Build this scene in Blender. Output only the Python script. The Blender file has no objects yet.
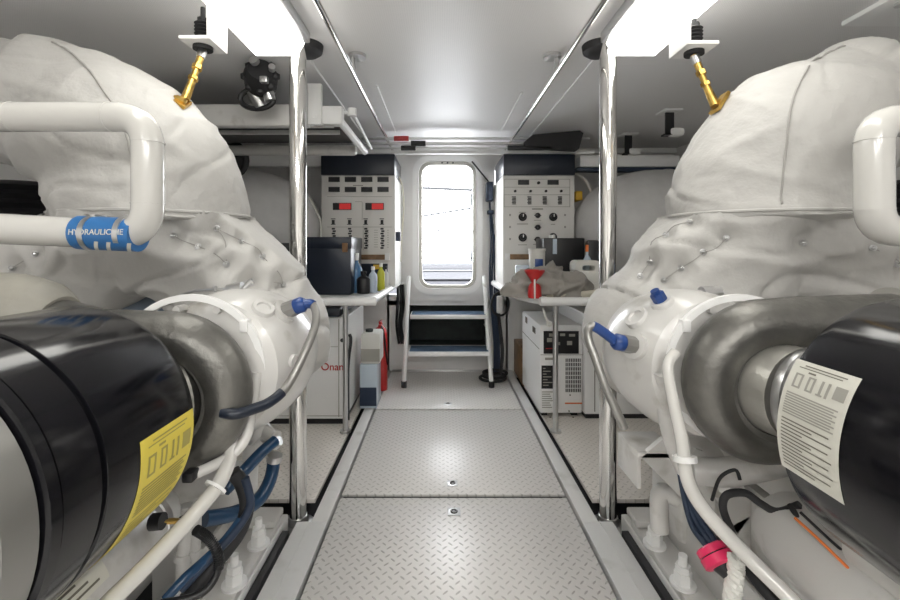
import bpy, bmesh, math, random
from mathutils import Vector, Matrix, noise
from mathutils.bvhtree import BVHTree
random.seed(7)
PI = math.pi
F, CX, CY, CH = 430.0, 441.0, 246.0, 1.15
AX = 0.057          # aisle centre line
CEIL = 2.047
col = bpy.context.scene.collection
V = Vector

def at(px, py, D):                       # photo measurement -> point in the room at depth D
    return V(((px-CX)*D/F, D, CH-(py-CY)*D/F))
def px_x(px, D): return (px-CX)*D/F

# ------------------------------------------------------------------ materials
def mat(name, color, rough=.5, metal=0.0, bump=0.0, bscale=60, var=0.0, vscale=8, coat=0.0, emit=0, trans=0, sheen=0, dirt=None):
    m = bpy.data.materials.new(name); m.use_nodes = True
    nt = m.node_tree; N = nt.nodes; L = nt.links
    b = N['Principled BSDF']
    def s(k, v):
        if k in b.inputs: b.inputs[k].default_value = v
    c = tuple(color) + (1,)
    s('Base Color', c); s('Roughness', rough); s('Metallic', metal); s('Coat Weight', coat); s('Coat Roughness', .05)
    s('Transmission Weight', trans); s('Sheen Weight', sheen)
    tc = N.new('ShaderNodeTexCoord')
    if var or dirt:
        n = N.new('ShaderNodeTexNoise'); n.inputs['Scale'].default_value = vscale; n.inputs['Detail'].default_value = 5
        L.new(tc.outputs['Object'], n.inputs['Vector'])
        r = N.new('ShaderNodeValToRGB'); r.color_ramp.elements[0].position = .35; r.color_ramp.elements[1].position = .65
        d = dirt if dirt else tuple(x*(1-var) for x in color)
        r.color_ramp.elements[0].color = tuple(d)+(1,); r.color_ramp.elements[1].color = c
        if dirt: r.color_ramp.elements[0].position = .22; r.color_ramp.elements[1].position = .42
        L.new(n.outputs['Fac'], r.inputs['Fac']); L.new(r.outputs['Color'], b.inputs['Base Color'])
    if bump:
        n2 = N.new('ShaderNodeTexNoise'); n2.inputs['Scale'].default_value = bscale; n2.inputs['Detail'].default_value = 6
        L.new(tc.outputs['Object'], n2.inputs['Vector'])
        bp = N.new('ShaderNodeBump'); bp.inputs['Strength'].default_value = bump; bp.inputs['Distance'].default_value = .01
        L.new(n2.outputs['Fac'], bp.inputs['Height']); L.new(bp.outputs['Normal'], b.inputs['Normal'])
    if emit:
        s('Emission Color', c); s('Emission Strength', emit)
    return m

def floor_plate_mat(name, base, mark, cell=.03, rough=.32):
    """painted tread plate: lozenges of alternating direction, raised"""
    m = bpy.data.materials.new(name); m.use_nodes = True
    nt = m.node_tree; N = nt.nodes; L = nt.links; b = N['Principled BSDF']
    tc = N.new('ShaderNodeTexCoord')
    mp = N.new('ShaderNodeMapping'); mp.inputs['Rotation'].default_value = (0, 0, PI/4); mp.inputs['Scale'].default_value = (1/cell, 1/cell, 1)
    L.new(tc.outputs['Object'], mp.inputs['Vector'])
    sp = N.new('ShaderNodeSeparateXYZ'); L.new(mp.outputs['Vector'], sp.inputs[0])
    def M(op, a, bb=None, cc=None):
        n = N.new('ShaderNodeMath'); n.operation = op
        for i, v in enumerate((a, bb, cc)):
            if v is None: continue
            if isinstance(v, (int, float)): n.inputs[i].default_value = v
            else: L.new(v, n.inputs[i])
        return n.outputs[0]
    x, y = sp.outputs['X'], sp.outputs['Y']
    fx = M('SUBTRACT', M('FRACT', x), .5); fy = M('SUBTRACT', M('FRACT', y), .5)
    par = M('FLOORED_MODULO', M('ADD', M('FLOOR', x), M('FLOOR', y)), 2.0)
    def mix(a, bb, t): return M('ADD', M('MULTIPLY', a, M('SUBTRACT', 1.0, t)), M('MULTIPLY', bb, t))
    u = mix(fx, fy, par); v = mix(fy, fx, par)
    e = M('ADD', M('POWER', M('DIVIDE', M('ABSOLUTE', u), .42), 2.0), M('POWER', M('DIVIDE', M('ABSOLUTE', v), .13), 2.0))
    h = M('SUBTRACT', 1.0, M('MINIMUM', e, 1.0))
    h = M('SMOOTH_MIN', h, .6, .3)
    bp = N.new('ShaderNodeBump'); bp.inputs['Strength'].default_value = .9; bp.inputs['Distance'].default_value = .003
    L.new(h, bp.inputs['Height']); L.new(bp.outputs['Normal'], b.inputs['Normal'])
    ns = N.new('ShaderNodeTexNoise'); ns.inputs['Scale'].default_value = 3.5; ns.inputs['Detail'].default_value = 8; L.new(tc.outputs['Object'], ns.inputs['Vector'])
    mx = N.new('ShaderNodeMix'); mx.data_type = 'RGBA'
    mx.inputs['A'].default_value = tuple(base)+(1,); mx.inputs['B'].default_value = tuple(mark)+(1,)
    # scuffed crowns of the lozenges, more in some places
    k = M('MULTIPLY', M('GREATER_THAN', h, .28), M('MULTIPLY', ns.outputs['Fac'], 1.25))
    L.new(k, mx.inputs['Factor']); L.new(mx.outputs['Result'], b.inputs['Base Color'])
    b.inputs['Roughness'].default_value = rough
    return m

def ceiling_mat():
    m = mat('ceiling_panel', (.62, .61, .60), .42)
    nt = m.node_tree; N = nt.nodes; L = nt.links; b = N['Principled BSDF']
    tc = N.new('ShaderNodeTexCoord')
    sc = N.new('ShaderNodeVectorMath'); sc.operation = 'SCALE'; sc.inputs['Scale'].default_value = 1/.009
    L.new(tc.outputs['Object'], sc.inputs[0])
    fr = N.new('ShaderNodeVectorMath'); fr.operation = 'FRACTION'; L.new(sc.outputs[0], fr.inputs[0])
    sp = N.new('ShaderNodeSeparateXYZ'); L.new(fr.outputs[0], sp.inputs[0])
    cb = N.new('ShaderNodeCombineXYZ'); L.new(sp.outputs['X'], cb.inputs['X']); L.new(sp.outputs['Y'], cb.inputs['Y'])
    di = N.new('ShaderNodeVectorMath'); di.operation = 'DISTANCE'; di.inputs[1].default_value = (.5, .5, 0); L.new(cb.outputs[0], di.inputs[0])
    r = N.new('ShaderNodeValToRGB'); r.color_ramp.elements[0].position = .14; r.color_ramp.elements[1].position = .2
    r.color_ramp.elements[0].color = (.68, .68, .68, 1); r.color_ramp.elements[1].color = (.80, .79, .785, 1)
    L.new(di.outputs['Value'], r.inputs['Fac']); L.new(r.outputs['Color'], b.inputs['Base Color'])
    return m

M = {}
M['white'] = mat('white_enamel', (.62, .61, .59), .28, coat=.3, var=.05, vscale=9, dirt=(.36, .34, .30))
M['white2'] = mat('white_paint', (.85, .85, .84), .35)
M['pipe'] = mat('white_pipe_enamel', (.64, .63, .60), .2, coat=.5)
M['tank'] = mat('tank_grey', (.72, .71, .70), .55, var=.1, bump=.1)
M['fabric'] = mat('silicone_cloth', (.51, .50, .48), .68, bump=.35, bscale=34, var=.08, vscale=5, sheen=.1)
M['fabric_blue'] = mat('bluish_cloth', (.22, .27, .34), .7, bump=.3, bscale=20)
M['thread'] = mat('seam_thread', (.36, .35, .33), .8)
M['cast'] = mat('cast_metal', (.20, .195, .18), .40, metal=.7, bump=.25, bscale=45, var=.3, vscale=14)
M['castlight'] = mat('cast_aluminium', (.52, .51, .47), .35, metal=.6, bump=.15, bscale=60, var=.15)
M['castpaint'] = mat('painted_casting', (.36, .345, .30), .5, var=.25, vscale=7, bump=.15)
M['chrome'] = mat('polished_steel', (.80, .79, .77), .07, metal=1)
M['steel'] = mat('brushed_steel', (.62, .62, .62), .28, metal=1)
M['silver'] = mat('silver_paint', (.30, .295, .28), .32, metal=.6)
M['brass'] = mat('brass', (.72, .47, .13), .28, metal=1, bump=.2, bscale=80, var=.3, vscale=30)
M['blackgloss'] = mat('black_gloss', (.005, .005, .007), .13)
M['blackgloss'].node_tree.nodes['Principled BSDF'].inputs['Specular IOR Level'].default_value = .4
M['black'] = mat('black_plastic', (.015, .015, .017), .38)
M['rubber'] = mat('black_rubber', (.02, .02, .022), .6)
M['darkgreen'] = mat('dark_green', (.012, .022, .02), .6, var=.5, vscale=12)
M['bilge'] = mat('bilge_dark', (.018, .018, .02), .6, var=.3)
M['navy'] = mat('navy_plastic', (.012, .018, .032), .32)
M['navy2'] = mat('navy_trim', (.02, .035, .07), .5)
M['blue'] = mat('blue_silicone', (.03, .16, .42), .4)
M['bluehose'] = mat('blue_rubber', (.012, .055, .13), .3, coat=.3)
M['bluebright'] = mat('blue_cap', (.015, .055, .22), .3)
M['red'] = mat('red_paint', (.5, .02, .02), .3, coat=.4)
M['redled'] = mat('red_display', (.45, .02, .02), .4, emit=.5)
M['magenta'] = mat('magenta_plastic', (.75, .03, .12), .35)
M['yellow'] = mat('yellow_label', (.80, .66, .10), .5)
M['yellowp'] = mat('yellow_plastic', (.75, .45, .03), .4)
M['yellowclear'] = mat('yellow_liquid', (.55, .55, .05), .15)
M['orange'] = mat('orange_plastic', (.8, .2, .04), .4)
M['labelwhite'] = mat('white_label', (.68, .67, .60), .5)
M['ink'] = mat('label_ink', (.16, .15, .12), .6)
M['inkgrey'] = mat('label_grey_ink', (.36, .35, .31), .6)
M['inkyellow'] = mat('label_olive_ink', (.42, .36, .10), .6)
M['panel'] = mat('panel_white', (.78, .765, .73), .45)
M['wood'] = mat('brown_wood', (.30, .17, .08), .5, var=.4, vscale=20)
M['towel'] = mat('grey_towel', (.34, .32, .29), .9, bump=.6, bscale=120)
M['beige'] = mat('beige_plastic', (.62, .58, .48), .5)
M['jug'] = mat('jug_plastic', (.74, .73, .68), .4)
M['clear'] = mat('clear_plastic', (.50, .58, .66), .15)
M['skyclear'] = mat('blue_bottle', (.08, .20, .38), .2)
M['wall'] = mat('wall_paint', (.80, .79, .775), .45, var=.04)
M['trim'] = mat('trim_paint', (.72, .715, .70), .35, dirt=(.55, .54, .51), vscale=9)
M['lamp'] = mat('lamp_diffuser', (1, .985, .93), .5, emit=6)
M['fill_lamp'] = mat('fill_lamp_diffuser', (1, .985, .95), .5, emit=22)  # hotter diffuser for the added fill lights behind the camera
M['floor'] = floor_plate_mat('tread_plate', (.72, .70, .675), (.42, .40, .375))
M['floor2'] = floor_plate_mat('side_tread_plate', (.74, .70, .65), (.46, .43, .39))
M['ceil'] = ceiling_mat()
M['tread'] = mat('blue_tread', (.07, .12, .20), .8, bump=.5, bscale=150)
M['rope'] = mat('white_rope', (.72, .72, .68), .9)
gl = mat('window_glass', (1, 1, 1), .0, trans=1.0); gl.node_tree.nodes['Principled BSDF'].inputs['IOR'].default_value = 1.05
M['glass'] = gl
M['dockgrey'] = mat('dock_grey', (.035, .035, .04), .7)
M['dockwhite'] = mat('dock_white', (.06, .06, .065), .6)

# ------------------------------------------------------------------ mesh builder
def cr(points, n=6, closed=False):
    P = [V(p) for p in points]; out = []
    N_ = len(P)
    for i in range(N_ if closed else N_-1):
        if closed: p0, p1, p2, p3 = P[i-1], P[i], P[(i+1) % N_], P[(i+2) % N_]
        else: p0, p1, p2, p3 = P[max(i-1, 0)], P[i], P[i+1], P[min(i+2, N_-1)]
        for k in range(n):
            t = k/n
            out.append(.5*((2*p1)+(p2-p0)*t+(2*p0-5*p1+4*p2-p3)*t*t+(3*p1-p0-3*p2+p3)*t**3))
    if not closed: out.append(P[-1].copy())
    return out

def wloc(o):
    v = V((0, 0, 0))
    while o is not None: v += o.location; o = o.parent
    return v

class B:
    def __init__(s): s.bm = bmesh.new(); s.mi = 0
    def _fin(s, f0):
        s.bm.faces.ensure_lookup_table()
        for f in s.bm.faces[f0:] if False else list(s.bm.faces)[f0:]: f.material_index = s.mi
    def m(s, i): s.mi = i; return s
    def box(s, lo, hi, bev=0, rot=None, seg=2):
        lo, hi = V(lo), V(hi); c = (lo+hi)/2; d = hi-lo
        t = bmesh.new()
        bmesh.ops.create_cube(t, size=1)
        for v in t.verts: v.co = V((v.co.x*d.x, v.co.y*d.y, v.co.z*d.z))
        if bev: bmesh.ops.bevel(t, geom=list(t.edges), offset=min(bev, min(abs(x) for x in d)*.45), segments=seg, affect='EDGES', profile=.5)
        if rot is not None:
            R = rot if isinstance(rot, Matrix) else Matrix.Rotation(rot[0], 4, rot[1])
            for v in t.verts: v.co = R @ v.co
        for v in t.verts: v.co += c
        s.merge(t); return s
    def merge(s, t):
        me = bpy.data.meshes.new('t'); t.to_mesh(me); t.free()
        f0 = len(s.bm.faces); s.bm.from_mesh(me); s._fin(f0); bpy.data.meshes.remove(me)
    def tube(s, path, r, seg=14, smooth=0, closed=False, cap=True, flat=None):
        P = cr(path, smooth, closed) if smooth else [V(p) for p in path]
        n = len(P)
        if isinstance(r, (list, tuple)):
            R = [r[min(int(i/(n-1)*(len(r)-1)), len(r)-2)]*(1-((i/(n-1)*(len(r)-1)) - min(int(i/(n-1)*(len(r)-1)), len(r)-2))) +
                 r[min(int(i/(n-1)*(len(r)-1)), len(r)-2)+1]*((i/(n-1)*(len(r)-1)) - min(int(i/(n-1)*(len(r)-1)), len(r)-2)) for i in range(n)]
        else: R = [r]*n
        T = []
        for i in range(n):
            a = P[i-1] if (i > 0 or closed) else P[i]; b = P[(i+1) % n] if (i < n-1 or closed) else P[i]
            d = (b-a); T.append(d.normalized() if d.length > 1e-9 else V((0, 0, 1)))
        up = V((0, 0, 1)) if abs(T[0].z) < .9 else V((1, 0, 0))
        nrm = (up - T[0]*up.dot(T[0])).normalized()
        t = bmesh.new(); rings = []
        for i in range(n):
            nrm = (nrm - T[i]*nrm.dot(T[i]))
            nrm = nrm.normalized() if nrm.length > 1e-6 else T[i].orthogonal().normalized()
            bi = T[i].cross(nrm)
            rings.append([t.verts.new(P[i]+(nrm*math.cos(a)*(flat or 1)+bi*math.sin(a))*R[i]) for a in [2*PI*k/seg for k in range(seg)]])
        for i in range(n if closed else n-1):
            A, C = rings[i], rings[(i+1) % n]
            for k in range(seg):
                try: t.faces.new((A[k], A[(k+1) % seg], C[(k+1) % seg], C[k]))
                except ValueError: pass
        if cap and not closed:
            t.faces.new(rings[0][::-1]); t.faces.new(rings[-1])
        s.merge(t); return s
    def cyl(s, a, b, r, seg=24, bev=0):
        a, b = V(a), V(b)
        if bev:
            d = (b-a); L_ = d.length; d = d.normalized()
            return s.lathe([(0, 0), (r-bev, 0), (r, bev), (r, L_-bev), (r-bev, L_), (0, L_)], a, d, seg)
        return s.lathe([(0, 0), (r, 0), (r, (b-a).length), (0, (b-a).length)], a, (b-a).normalized(), seg)
    def lathe(s, prof, origin, axis, seg=32):
        """prof: (radius, distance along axis)"""
        o = V(origin); ax = V(axis).normalized(); n = ax.orthogonal().normalized(); bi = ax.cross(n)
        t = bmesh.new(); rings = []
        for r, h in prof:
            if r < 1e-6: rings.append([t.verts.new(o+ax*h)])
            else: rings.append([t.verts.new(o+ax*h+(n*math.cos(a)+bi*math.sin(a))*r) for a in [2*PI*k/seg for k in range(seg)]])
        for A, C in zip(rings, rings[1:]):
            for k in range(seg):
                k2 = (k+1) % seg
                if len(A) == 1 and len(C) == 1: break
                if len(A) == 1: t.faces.new((A[0], C[k2], C[k]))
                elif len(C) == 1: t.faces.new((A[k], A[k2], C[0]))
                else: t.faces.new((A[k], A[k2], C[k2], C[k]))
        bmesh.ops.recalc_face_normals(t, faces=list(t.faces))
        s.merge(t); return s
    def prism(s, pts, axis, h):
        """polygon pts (3D, planar) extruded by axis*h"""
        t = bmesh.new(); d = V(axis)*h
        a = [t.verts.new(V(p)) for p in pts]; b = [t.verts.new(V(p)+d) for p in pts]
        t.faces.new(a); t.faces.new(b[::-1])
        for i in range(len(a)): t.faces.new((a[i], b[i], b[(i+1) % len(a)], a[(i+1) % len(a)]))
        bmesh.ops.recalc_face_normals(t, faces=list(t.faces))
        s.merge(t); return s
    def frame(s, outer, inner, axis, h):
        """ring between two closed loops with equal counts, extruded"""
        t = bmesh.new(); d = V(axis)*h; n = len(outer)
        o0 = [t.verts.new(V(p)) for p in outer]; i0 = [t.verts.new(V(p)) for p in inner]
        o1 = [t.verts.new(V(p)+d) for p in outer]; i1 = [t.verts.new(V(p)+d) for p in inner]
        for k in range(n):
            j = (k+1) % n
            t.faces.new((o0[k], o0[j], i0[j], i0[k])); t.faces.new((o1[k], i1[k], i1[j], o1[j]))
            t.faces.new((o0[k], o1[k], o1[j], o0[j])); t.faces.new((i0[k], i0[j], i1[j], i1[k]))
        bmesh.ops.recalc_face_normals(t, faces=list(t.faces))
        s.merge(t); return s
    def ball(s, c, r, sc=(1, 1, 1), sub=3):
        t = bmesh.new(); bmesh.ops.create_icosphere(t, subdivisions=sub, radius=1)
        for v in t.verts: v.co = V((v.co.x*r*sc[0], v.co.y*r*sc[1], v.co.z*r*sc[2]))+V(c)
        s.merge(t); return s
    def patch(s, cx, cz, r, a0, a1, y0, y1, na=14, th=.0008):
        """curved sticker on a cylinder lying along Y (angles from +X towards +Z)"""
        t = bmesh.new(); g = []
        for i in range(na+1):
            a = a0+(a1-a0)*i/na
            g.append([t.verts.new((cx+(r+th)*math.cos(a), y, cz+(r+th)*math.sin(a))) for y in (y0, y1)])
        for A, C in zip(g, g[1:]): t.faces.new((A[0], A[1], C[1], C[0]))
        s.merge(t); return s
    def text(s, txt, size, mtx, ext=.0008, mirror=False):
        c = bpy.data.curves.new('t', 'FONT'); c.body = txt; c.size = size; c.extrude = ext; c.align_x = 'CENTER'; c.align_y = 'CENTER'; c.offset = size*.01
        o = bpy.data.objects.new('t', c); col.objects.link(o)
        dg = bpy.context.evaluated_depsgraph_get(); dg.update()
        me = bpy.data.meshes.new_from_object(o.evaluated_get(dg)); me.transform(mtx)
        f0 = len(s.bm.faces); s.bm.from_mesh(me); s._fin(f0)
        bpy.data.objects.remove(o); bpy.data.curves.remove(c); bpy.data.meshes.remove(me); return s
    def build(s, name, mats, parent=None, smooth=True, angle=38, origin=None):
        if not isinstance(mats, (list, tuple)): mats = [mats]
        mats = [M[x] if isinstance(x, str) else x for x in mats]
        me = bpy.data.meshes.new(name)
        if parent is not None: off = wloc(parent)
        elif origin is not None: off = V(origin)
        else:
            xs = [v.co for v in s.bm.verts]
            off = V(((min(p.x for p in xs)+max(p.x for p in xs))/2, (min(p.y for p in xs)+max(p.y for p in xs))/2, min(p.z for p in xs)))
        for v in s.bm.verts: v.co -= off
        s.bm.to_mesh(me); s.bm.free()
        for m_ in mats: me.materials.append(m_)
        if smooth:
            me.polygons.foreach_set('use_smooth', [True]*len(me.polygons)); me.set_sharp_from_angle(angle=math.radians(angle))
        o = bpy.data.objects.new(name, me); col.objects.link(o)
        if parent is not None: o.parent = parent
        else: o.location = off
        return o

def tag(o, label=None, cat=None, group=None, kind=None):
    if label: o['label'] = label
    if cat: o['category'] = cat
    if group: o['group'] = group
    if kind: o['kind'] = kind
    return o
def thing(name, loc, label, cat, group=None):
    o = bpy.data.objects.new(name, None); col.objects.link(o); o.location = loc; o.empty_display_size = .1
    return tag(o, label, cat, group)
def struct(b, name, m, **k):
    o = b.build(name, m, **k); o['kind'] = 'structure'; return o
def dup(root, loc, label=None, group=None):
    r = root.copy(); col.objects.link(r); r.location = loc
    if label: r['label'] = label
    if group: r['group'] = group
    for ch in list(root.children):
        c = ch.copy(); col.objects.link(c); c.parent = r
        for g in ch.children:
            d = g.copy(); col.objects.link(d); d.parent = c
    return r

def rrect(cx, cz, w, h, r, y, n=8):
    """rounded rectangle loop in the XZ plane at depth y"""
    pts = []
    for qx, qz, a0 in ((1, 1, 0), (-1, 1, PI/2), (-1, -1, PI), (1, -1, 3*PI/2)):
        for k in range(n+1):
            a = a0+PI/2*k/n
            pts.append(V((cx+qx*(w/2-r)+r*math.cos(a), y, cz+qz*(h/2-r)+r*math.sin(a))))
    return pts

def remeshed(b, voxel=.018, smooth=8, disp=None):
    """fuse overlapping solids into one skin, smooth it, push vertices by disp(co, normal); returns a B"""
    me = bpy.data.meshes.new('r'); b.bm.to_mesh(me); b.bm.free()
    o = bpy.data.objects.new('r', me); col.objects.link(o)
    md = o.modifiers.new('r', 'REMESH'); md.mode = 'VOXEL'; md.voxel_size = voxel
    sm = o.modifiers.new('s', 'SMOOTH'); sm.iterations = smooth; sm.factor = .5
    dg = bpy.context.evaluated_depsgraph_get(); dg.update()
    m2 = bpy.data.meshes.new_from_object(o.evaluated_get(dg))
    bpy.data.objects.remove(o); bpy.data.meshes.remove(me)
    nb = B(); nb.bm.from_mesh(m2); bpy.data.meshes.remove(m2)
    nb.bm.normal_update()
    if disp:
        new = [v.co + v.normal*disp(v.co, v.normal) for v in nb.bm.verts]
        for v, c in zip(nb.bm.verts, new): v.co = c
        nb.bm.normal_update()
    return nb

# =================================================================== THE SETTING
YB = 3.99
ST = .827
XL, XR = -2.05, 2.16
struct(B().box((XL, -2.9, -.12), (XR, YB, -.07)), 'floor', 'bilge', smooth=False)
struct(B().box((XL, -2.9, CEIL), (XR, YB, CEIL+.05)), 'ceiling', 'ceil', smooth=False)
struct(B().box((XL-.05, -2.9, -.12), (XL, YB, CEIL)), 'wall_left', 'wall', smooth=False)
struct(B().box((XR, -2.9, -.12), (XR+.05, YB, CEIL)), 'wall_right', 'wall', smooth=False)
struct(B().box((XL, -2.95, -.12), (XR, -2.9, CEIL)), 'wall_front', 'wall', smooth=False)

# bulkhead with a rounded door opening and the dark recess under the sill
DC = at(447.5, 225, YB); DW, DH = .595, 1.235
dcx, dcz = DC.x, CH-(225-CY)*YB/F
loop = rrect(dcx, dcz, DW, DH, .14, YB)
def bulk():
    b = B(); t = bmesh.new()
    rz0, rz1, rx0, rx1 = .22, .60, -.30, .42
    # outer rectangle projected radially from the opening loop
    def to_rect(p, x0, x1, z0, z1):
        d = p-V((dcx, YB, dcz)); k = 1e9
        if d.x > 1e-6: k = min(k, (x1-dcx)/d.x)
        if d.x < -1e-6: k = min(k, (x0-dcx)/d.x)
        if d.z > 1e-6: k = min(k, (z1-dcz)/d.z)
        if d.z < -1e-6: k = min(k, (z0-dcz)/d.z)
        return V((dcx+d.x*k, YB, dcz+d.z*k))
    outer = [to_rect(p, -.5, .62, rz1+.02, CEIL) for p in loop]
    b.frame(outer, loop, (0, 1, 0), .05)
    for lo, hi in (((XL, 0, -.12), (-.48, 0, CEIL)), ((.60, 0, -.12), (XR, 0, CEIL)), ((-.5, 0, -.12), (.62, 0, rz0)),
                   ((-.5, 0, rz0), (rx0, 0, rz1)), ((rx1, 0, rz0), (.62, 0, rz1)), ((-.5, 0, rz1), (.62, 0, rz1+.045))):
        b.box((lo[0], YB, lo[2]), (hi[0], YB+.05, hi[2]))
    # wedge corners between radial frame and rectangle
    b.box((-.5, YB, CEIL-.19), (-.28, YB+.05, CEIL)); b.box((.40, YB, CEIL-.19), (.62, YB+.05, CEIL))
    b.box((-.5, YB, rz1), (-.30, YB+.05, rz1+.10)); b.box((.42, YB, rz1), (.62, YB+.05, rz1+.10))
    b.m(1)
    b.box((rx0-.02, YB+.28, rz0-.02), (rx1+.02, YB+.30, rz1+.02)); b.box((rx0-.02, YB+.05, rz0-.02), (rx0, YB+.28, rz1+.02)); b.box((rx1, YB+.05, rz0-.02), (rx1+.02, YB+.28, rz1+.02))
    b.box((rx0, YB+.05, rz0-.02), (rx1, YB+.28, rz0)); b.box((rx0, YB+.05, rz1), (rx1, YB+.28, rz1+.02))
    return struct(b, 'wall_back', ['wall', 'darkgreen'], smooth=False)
bulk()

# door: frame, leaf ring with window, latch marks
def door():
    b = B()
    out = rrect(dcx, dcz, DW+.05, DH+.05, .165, YB-.03); inn = rrect(dcx, dcz, DW-.06, DH-.06, .11, YB-.03)
    b.frame(out, inn, (0, 1, 0), .10)
    d = b.build('door_1', 'white2'); d['kind'] = 'structure'
    b = B()
    out = rrect(dcx, dcz, DW-.065, DH-.065, .108, YB-.015); inn = rrect(dcx, dcz, DW-.125, DH-.125, .085, YB-.015)
    b.frame(out, inn, (0, 1, 0), .05)
    b.build('window_frame', 'castlight', d)
    w, h = DW-.125, DH-.125
    t = B(); t.prism(rrect(dcx, dcz, w, h, .085, YB+.005), (0, 1, 0), .006); t.build('window_pane', 'glass', d)
    t = B()
    for k in range(3): t.cyl((dcx-.05+.05*k, YB-.02, dcz+DH/2-.045), (dcx-.05+.05*k, YB-.032, dcz+DH/2-.045), .008, 10)
    t.build('screw', 'black', d)
    t = B(); t.box((dcx+w/2-.022, YB-.04, dcz+.17), (dcx+w/2-.008, YB-.014, dcz+.29), .003)
    t.build('latch', 'black', d)
    t = B(); t.box((dcx+w/2-.022, YB-.04, dcz-.34), (dcx+w/2-.008, YB-.014, dcz-.25), .003)
    t.build('latch', 'black', d)
door()

# ledges beside the walkway (trims)
GL, GR = -.459, .573
PLT = 0.0
for nm, x0, x1, g0, g1 in (('trim_1', -.60, GL-.014, -.540, GL-.014), ('trim_2', GR+.014, .715, GR+.014, .655)):
    b = B()
    b.box((x0, -2.9, -.07), (x1, 1.79, PLT+.004), .003)
    b.box((g0, 1.79, -.07), (g1, YB-.01, PLT+.004), .003)
    # raised inner bead
    xb = x0+.055 if nm == 'trim_1' else x1-.055
    b.box((xb-.002, -1.9, PLT+.004), (xb+.002, 1.79, PLT+.007))
    struct(b, nm, 'trim')
# lower steel angle below the back wall
struct(B().box((-.45, YB-.03, PLT-.07), (.56, YB, PLT+.004), .002), 'trim_3', 'steel')
# header beam and side stringers under the ceiling
struct(B().box((XL, YB-.06, CEIL-.045), (XR, YB, CEIL), .004), 'trim_4', 'white2')
struct(B().box((1.12, 3.46, 1.79), (1.92, 3.56, 1.88), .004), 'trim_5', 'white2')
struct(B().box((1.10, 3.48, 1.755), (1.92, 3.56, 1.788), .004), 'trim_6', 'navy2')
struct(B().box((-1.9, 3.50, 1.80), (-.98, 3.58, 1.89), .004), 'trim_7', 'white2')

# floor hatches of the walkway
def hatch(y0, y1, label, latches):
    r = thing('floor_hatch', (AX, (y0+y1)/2, -.012), label, 'floor hatch', None)
    b = B(); b.box((GL, y0+.013, -.012), (GR, y1-.013, 0), .002); b.build('tread_plate', 'floor', r)
    for (px, py, w) in latches:
        D = CH*F/(py-CY); x = px_x(px, D)
        b = B(); b.box((x-w/2, D-w/2, 0), (x+w/2, D+w/2, .003), .001)
        f = b.build('latch_plate', 'steel', r)
        b = B(); b.cyl((x, D, .003), (x, D, .0045), w*.30, 20); b.build('finger_ring', 'black', f)
        b = B(); b.tube([(x+w*.22*math.cos(a), D+w*.22*math.sin(a), .006) for a in [2*PI*k/16 for k in range(16)]], .002, 6, closed=True)
        b.build('pull_ring', 'chrome', f)
Y0 = CH*F/(496-CY); Y1 = CH*F/(409.5-CY)
hatch(Y1, YB-.035, 'white tread plate floor hatch furthest back, under the ladder feet', [(448, 404, .052)])
hatch(Y0, Y1, 'middle white tread plate floor hatch between the two floor seams', [(452.5, 483.5, .05)])
hatch(Y0-1.06, Y0, 'nearest white tread plate floor hatch at the bottom of the picture', [(454, 512, .055)])
# (continues behind the camera)
struct(B().box((GL, -2.9, -.03), (GR, Y0-1.07, 0), .002), 'floor_walkway', 'floor')
def sidedeck(x0, x1, label):
    b = B(); b.box((x0, 1.955, -.02), (x1, YB-.012, 0), .002)
    return tag(b.build('deck_plate', 'floor2'), label, 'deck plate')
sidedeck(XL+.01, -.572, 'pale tread plate side deck under the left generator cabinet')
sidedeck(.688, XR-.01, 'pale tread plate side deck under the right charger unit')

# engine beds (structure, welded in)
for i, (s) in enumerate((-1, 1)):
    X = lambda u: AX+s*u
    b = B()
    xs = sorted((X(.695), X(.86))); b.box((xs[0], -1.9, -.07), (xs[1], 1.80, .03), .006)
    xs = sorted((X(.86), X(.88))); b.box((xs[0], -1.9, -.07), (xs[1], 1.80, .13), .004)
    struct(b, 'trim_%d' % (8+i), 'trim')

# =================================================================== OUTSIDE (seen through the door window)
tag(B().box((-14, 22, -2.0), (14, 40, -.9)).build('quay', 'dockgrey', smooth=False), 'pale grey quay seen through the door window', 'quay')
r = thing('moored_boat', (.1, 9.2, -.3), 'pale grey side of a moored boat low in the door window', 'boat')
zy = lambda py: CH-(py-CY)*9.0/F
B().box((-3, 9.0, zy(300)), (3, 9.8, zy(281)), .04).build('hull', 'dockgrey', r)
B().box((-3, 9.0, zy(279.5)), (3, 9.7, zy(272)), .03).build('bulwark', 'dockwhite', r)
B().box((-3, 9.1, zy(270)), (3, 9.6, zy(264)), .03).build('cabin_side', 'dockwhite', r)
B().box((-3, 9.05, zy(252)), (3, 9.08, zy(250.6))).build('upper_rail', 'dockgrey', r)
B().box((-3, 9.05, zy(259)), (3, 9.08, zy(257.5))).build('lower_rail', 'dockgrey', r)
tag(B().tube([(-3, 6.0, 2.08), (3, 6.0, 1.82)], .02, 8).build('mooring_wire', 'black'), 'upper thin dark wire seen through the door window', 'wire')
tag(B().tube([(-3, 6.0, 1.12), (3, 6.0, 2.10)], .014, 8).build('mooring_wire', 'black'), 'lower thin dark wire slanting up behind the door window', 'wire')
b = B(); c = at(442, 231, 5.6)
b.tube([c+V((.05*math.cos(a), 0, .05*math.sin(a))) for a in [2*PI*k/14 for k in range(14)]], .008, 6, closed=True); b.tube([c+V((-.16, 0, .03)), c, c+V((.3, 0, 0)), c+V((.62, 0, -.01))], .008, 6)
tag(b.build('mooring_ring', 'dockgrey'), 'small grey ring and bar seen through the door window', 'ring')

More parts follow.
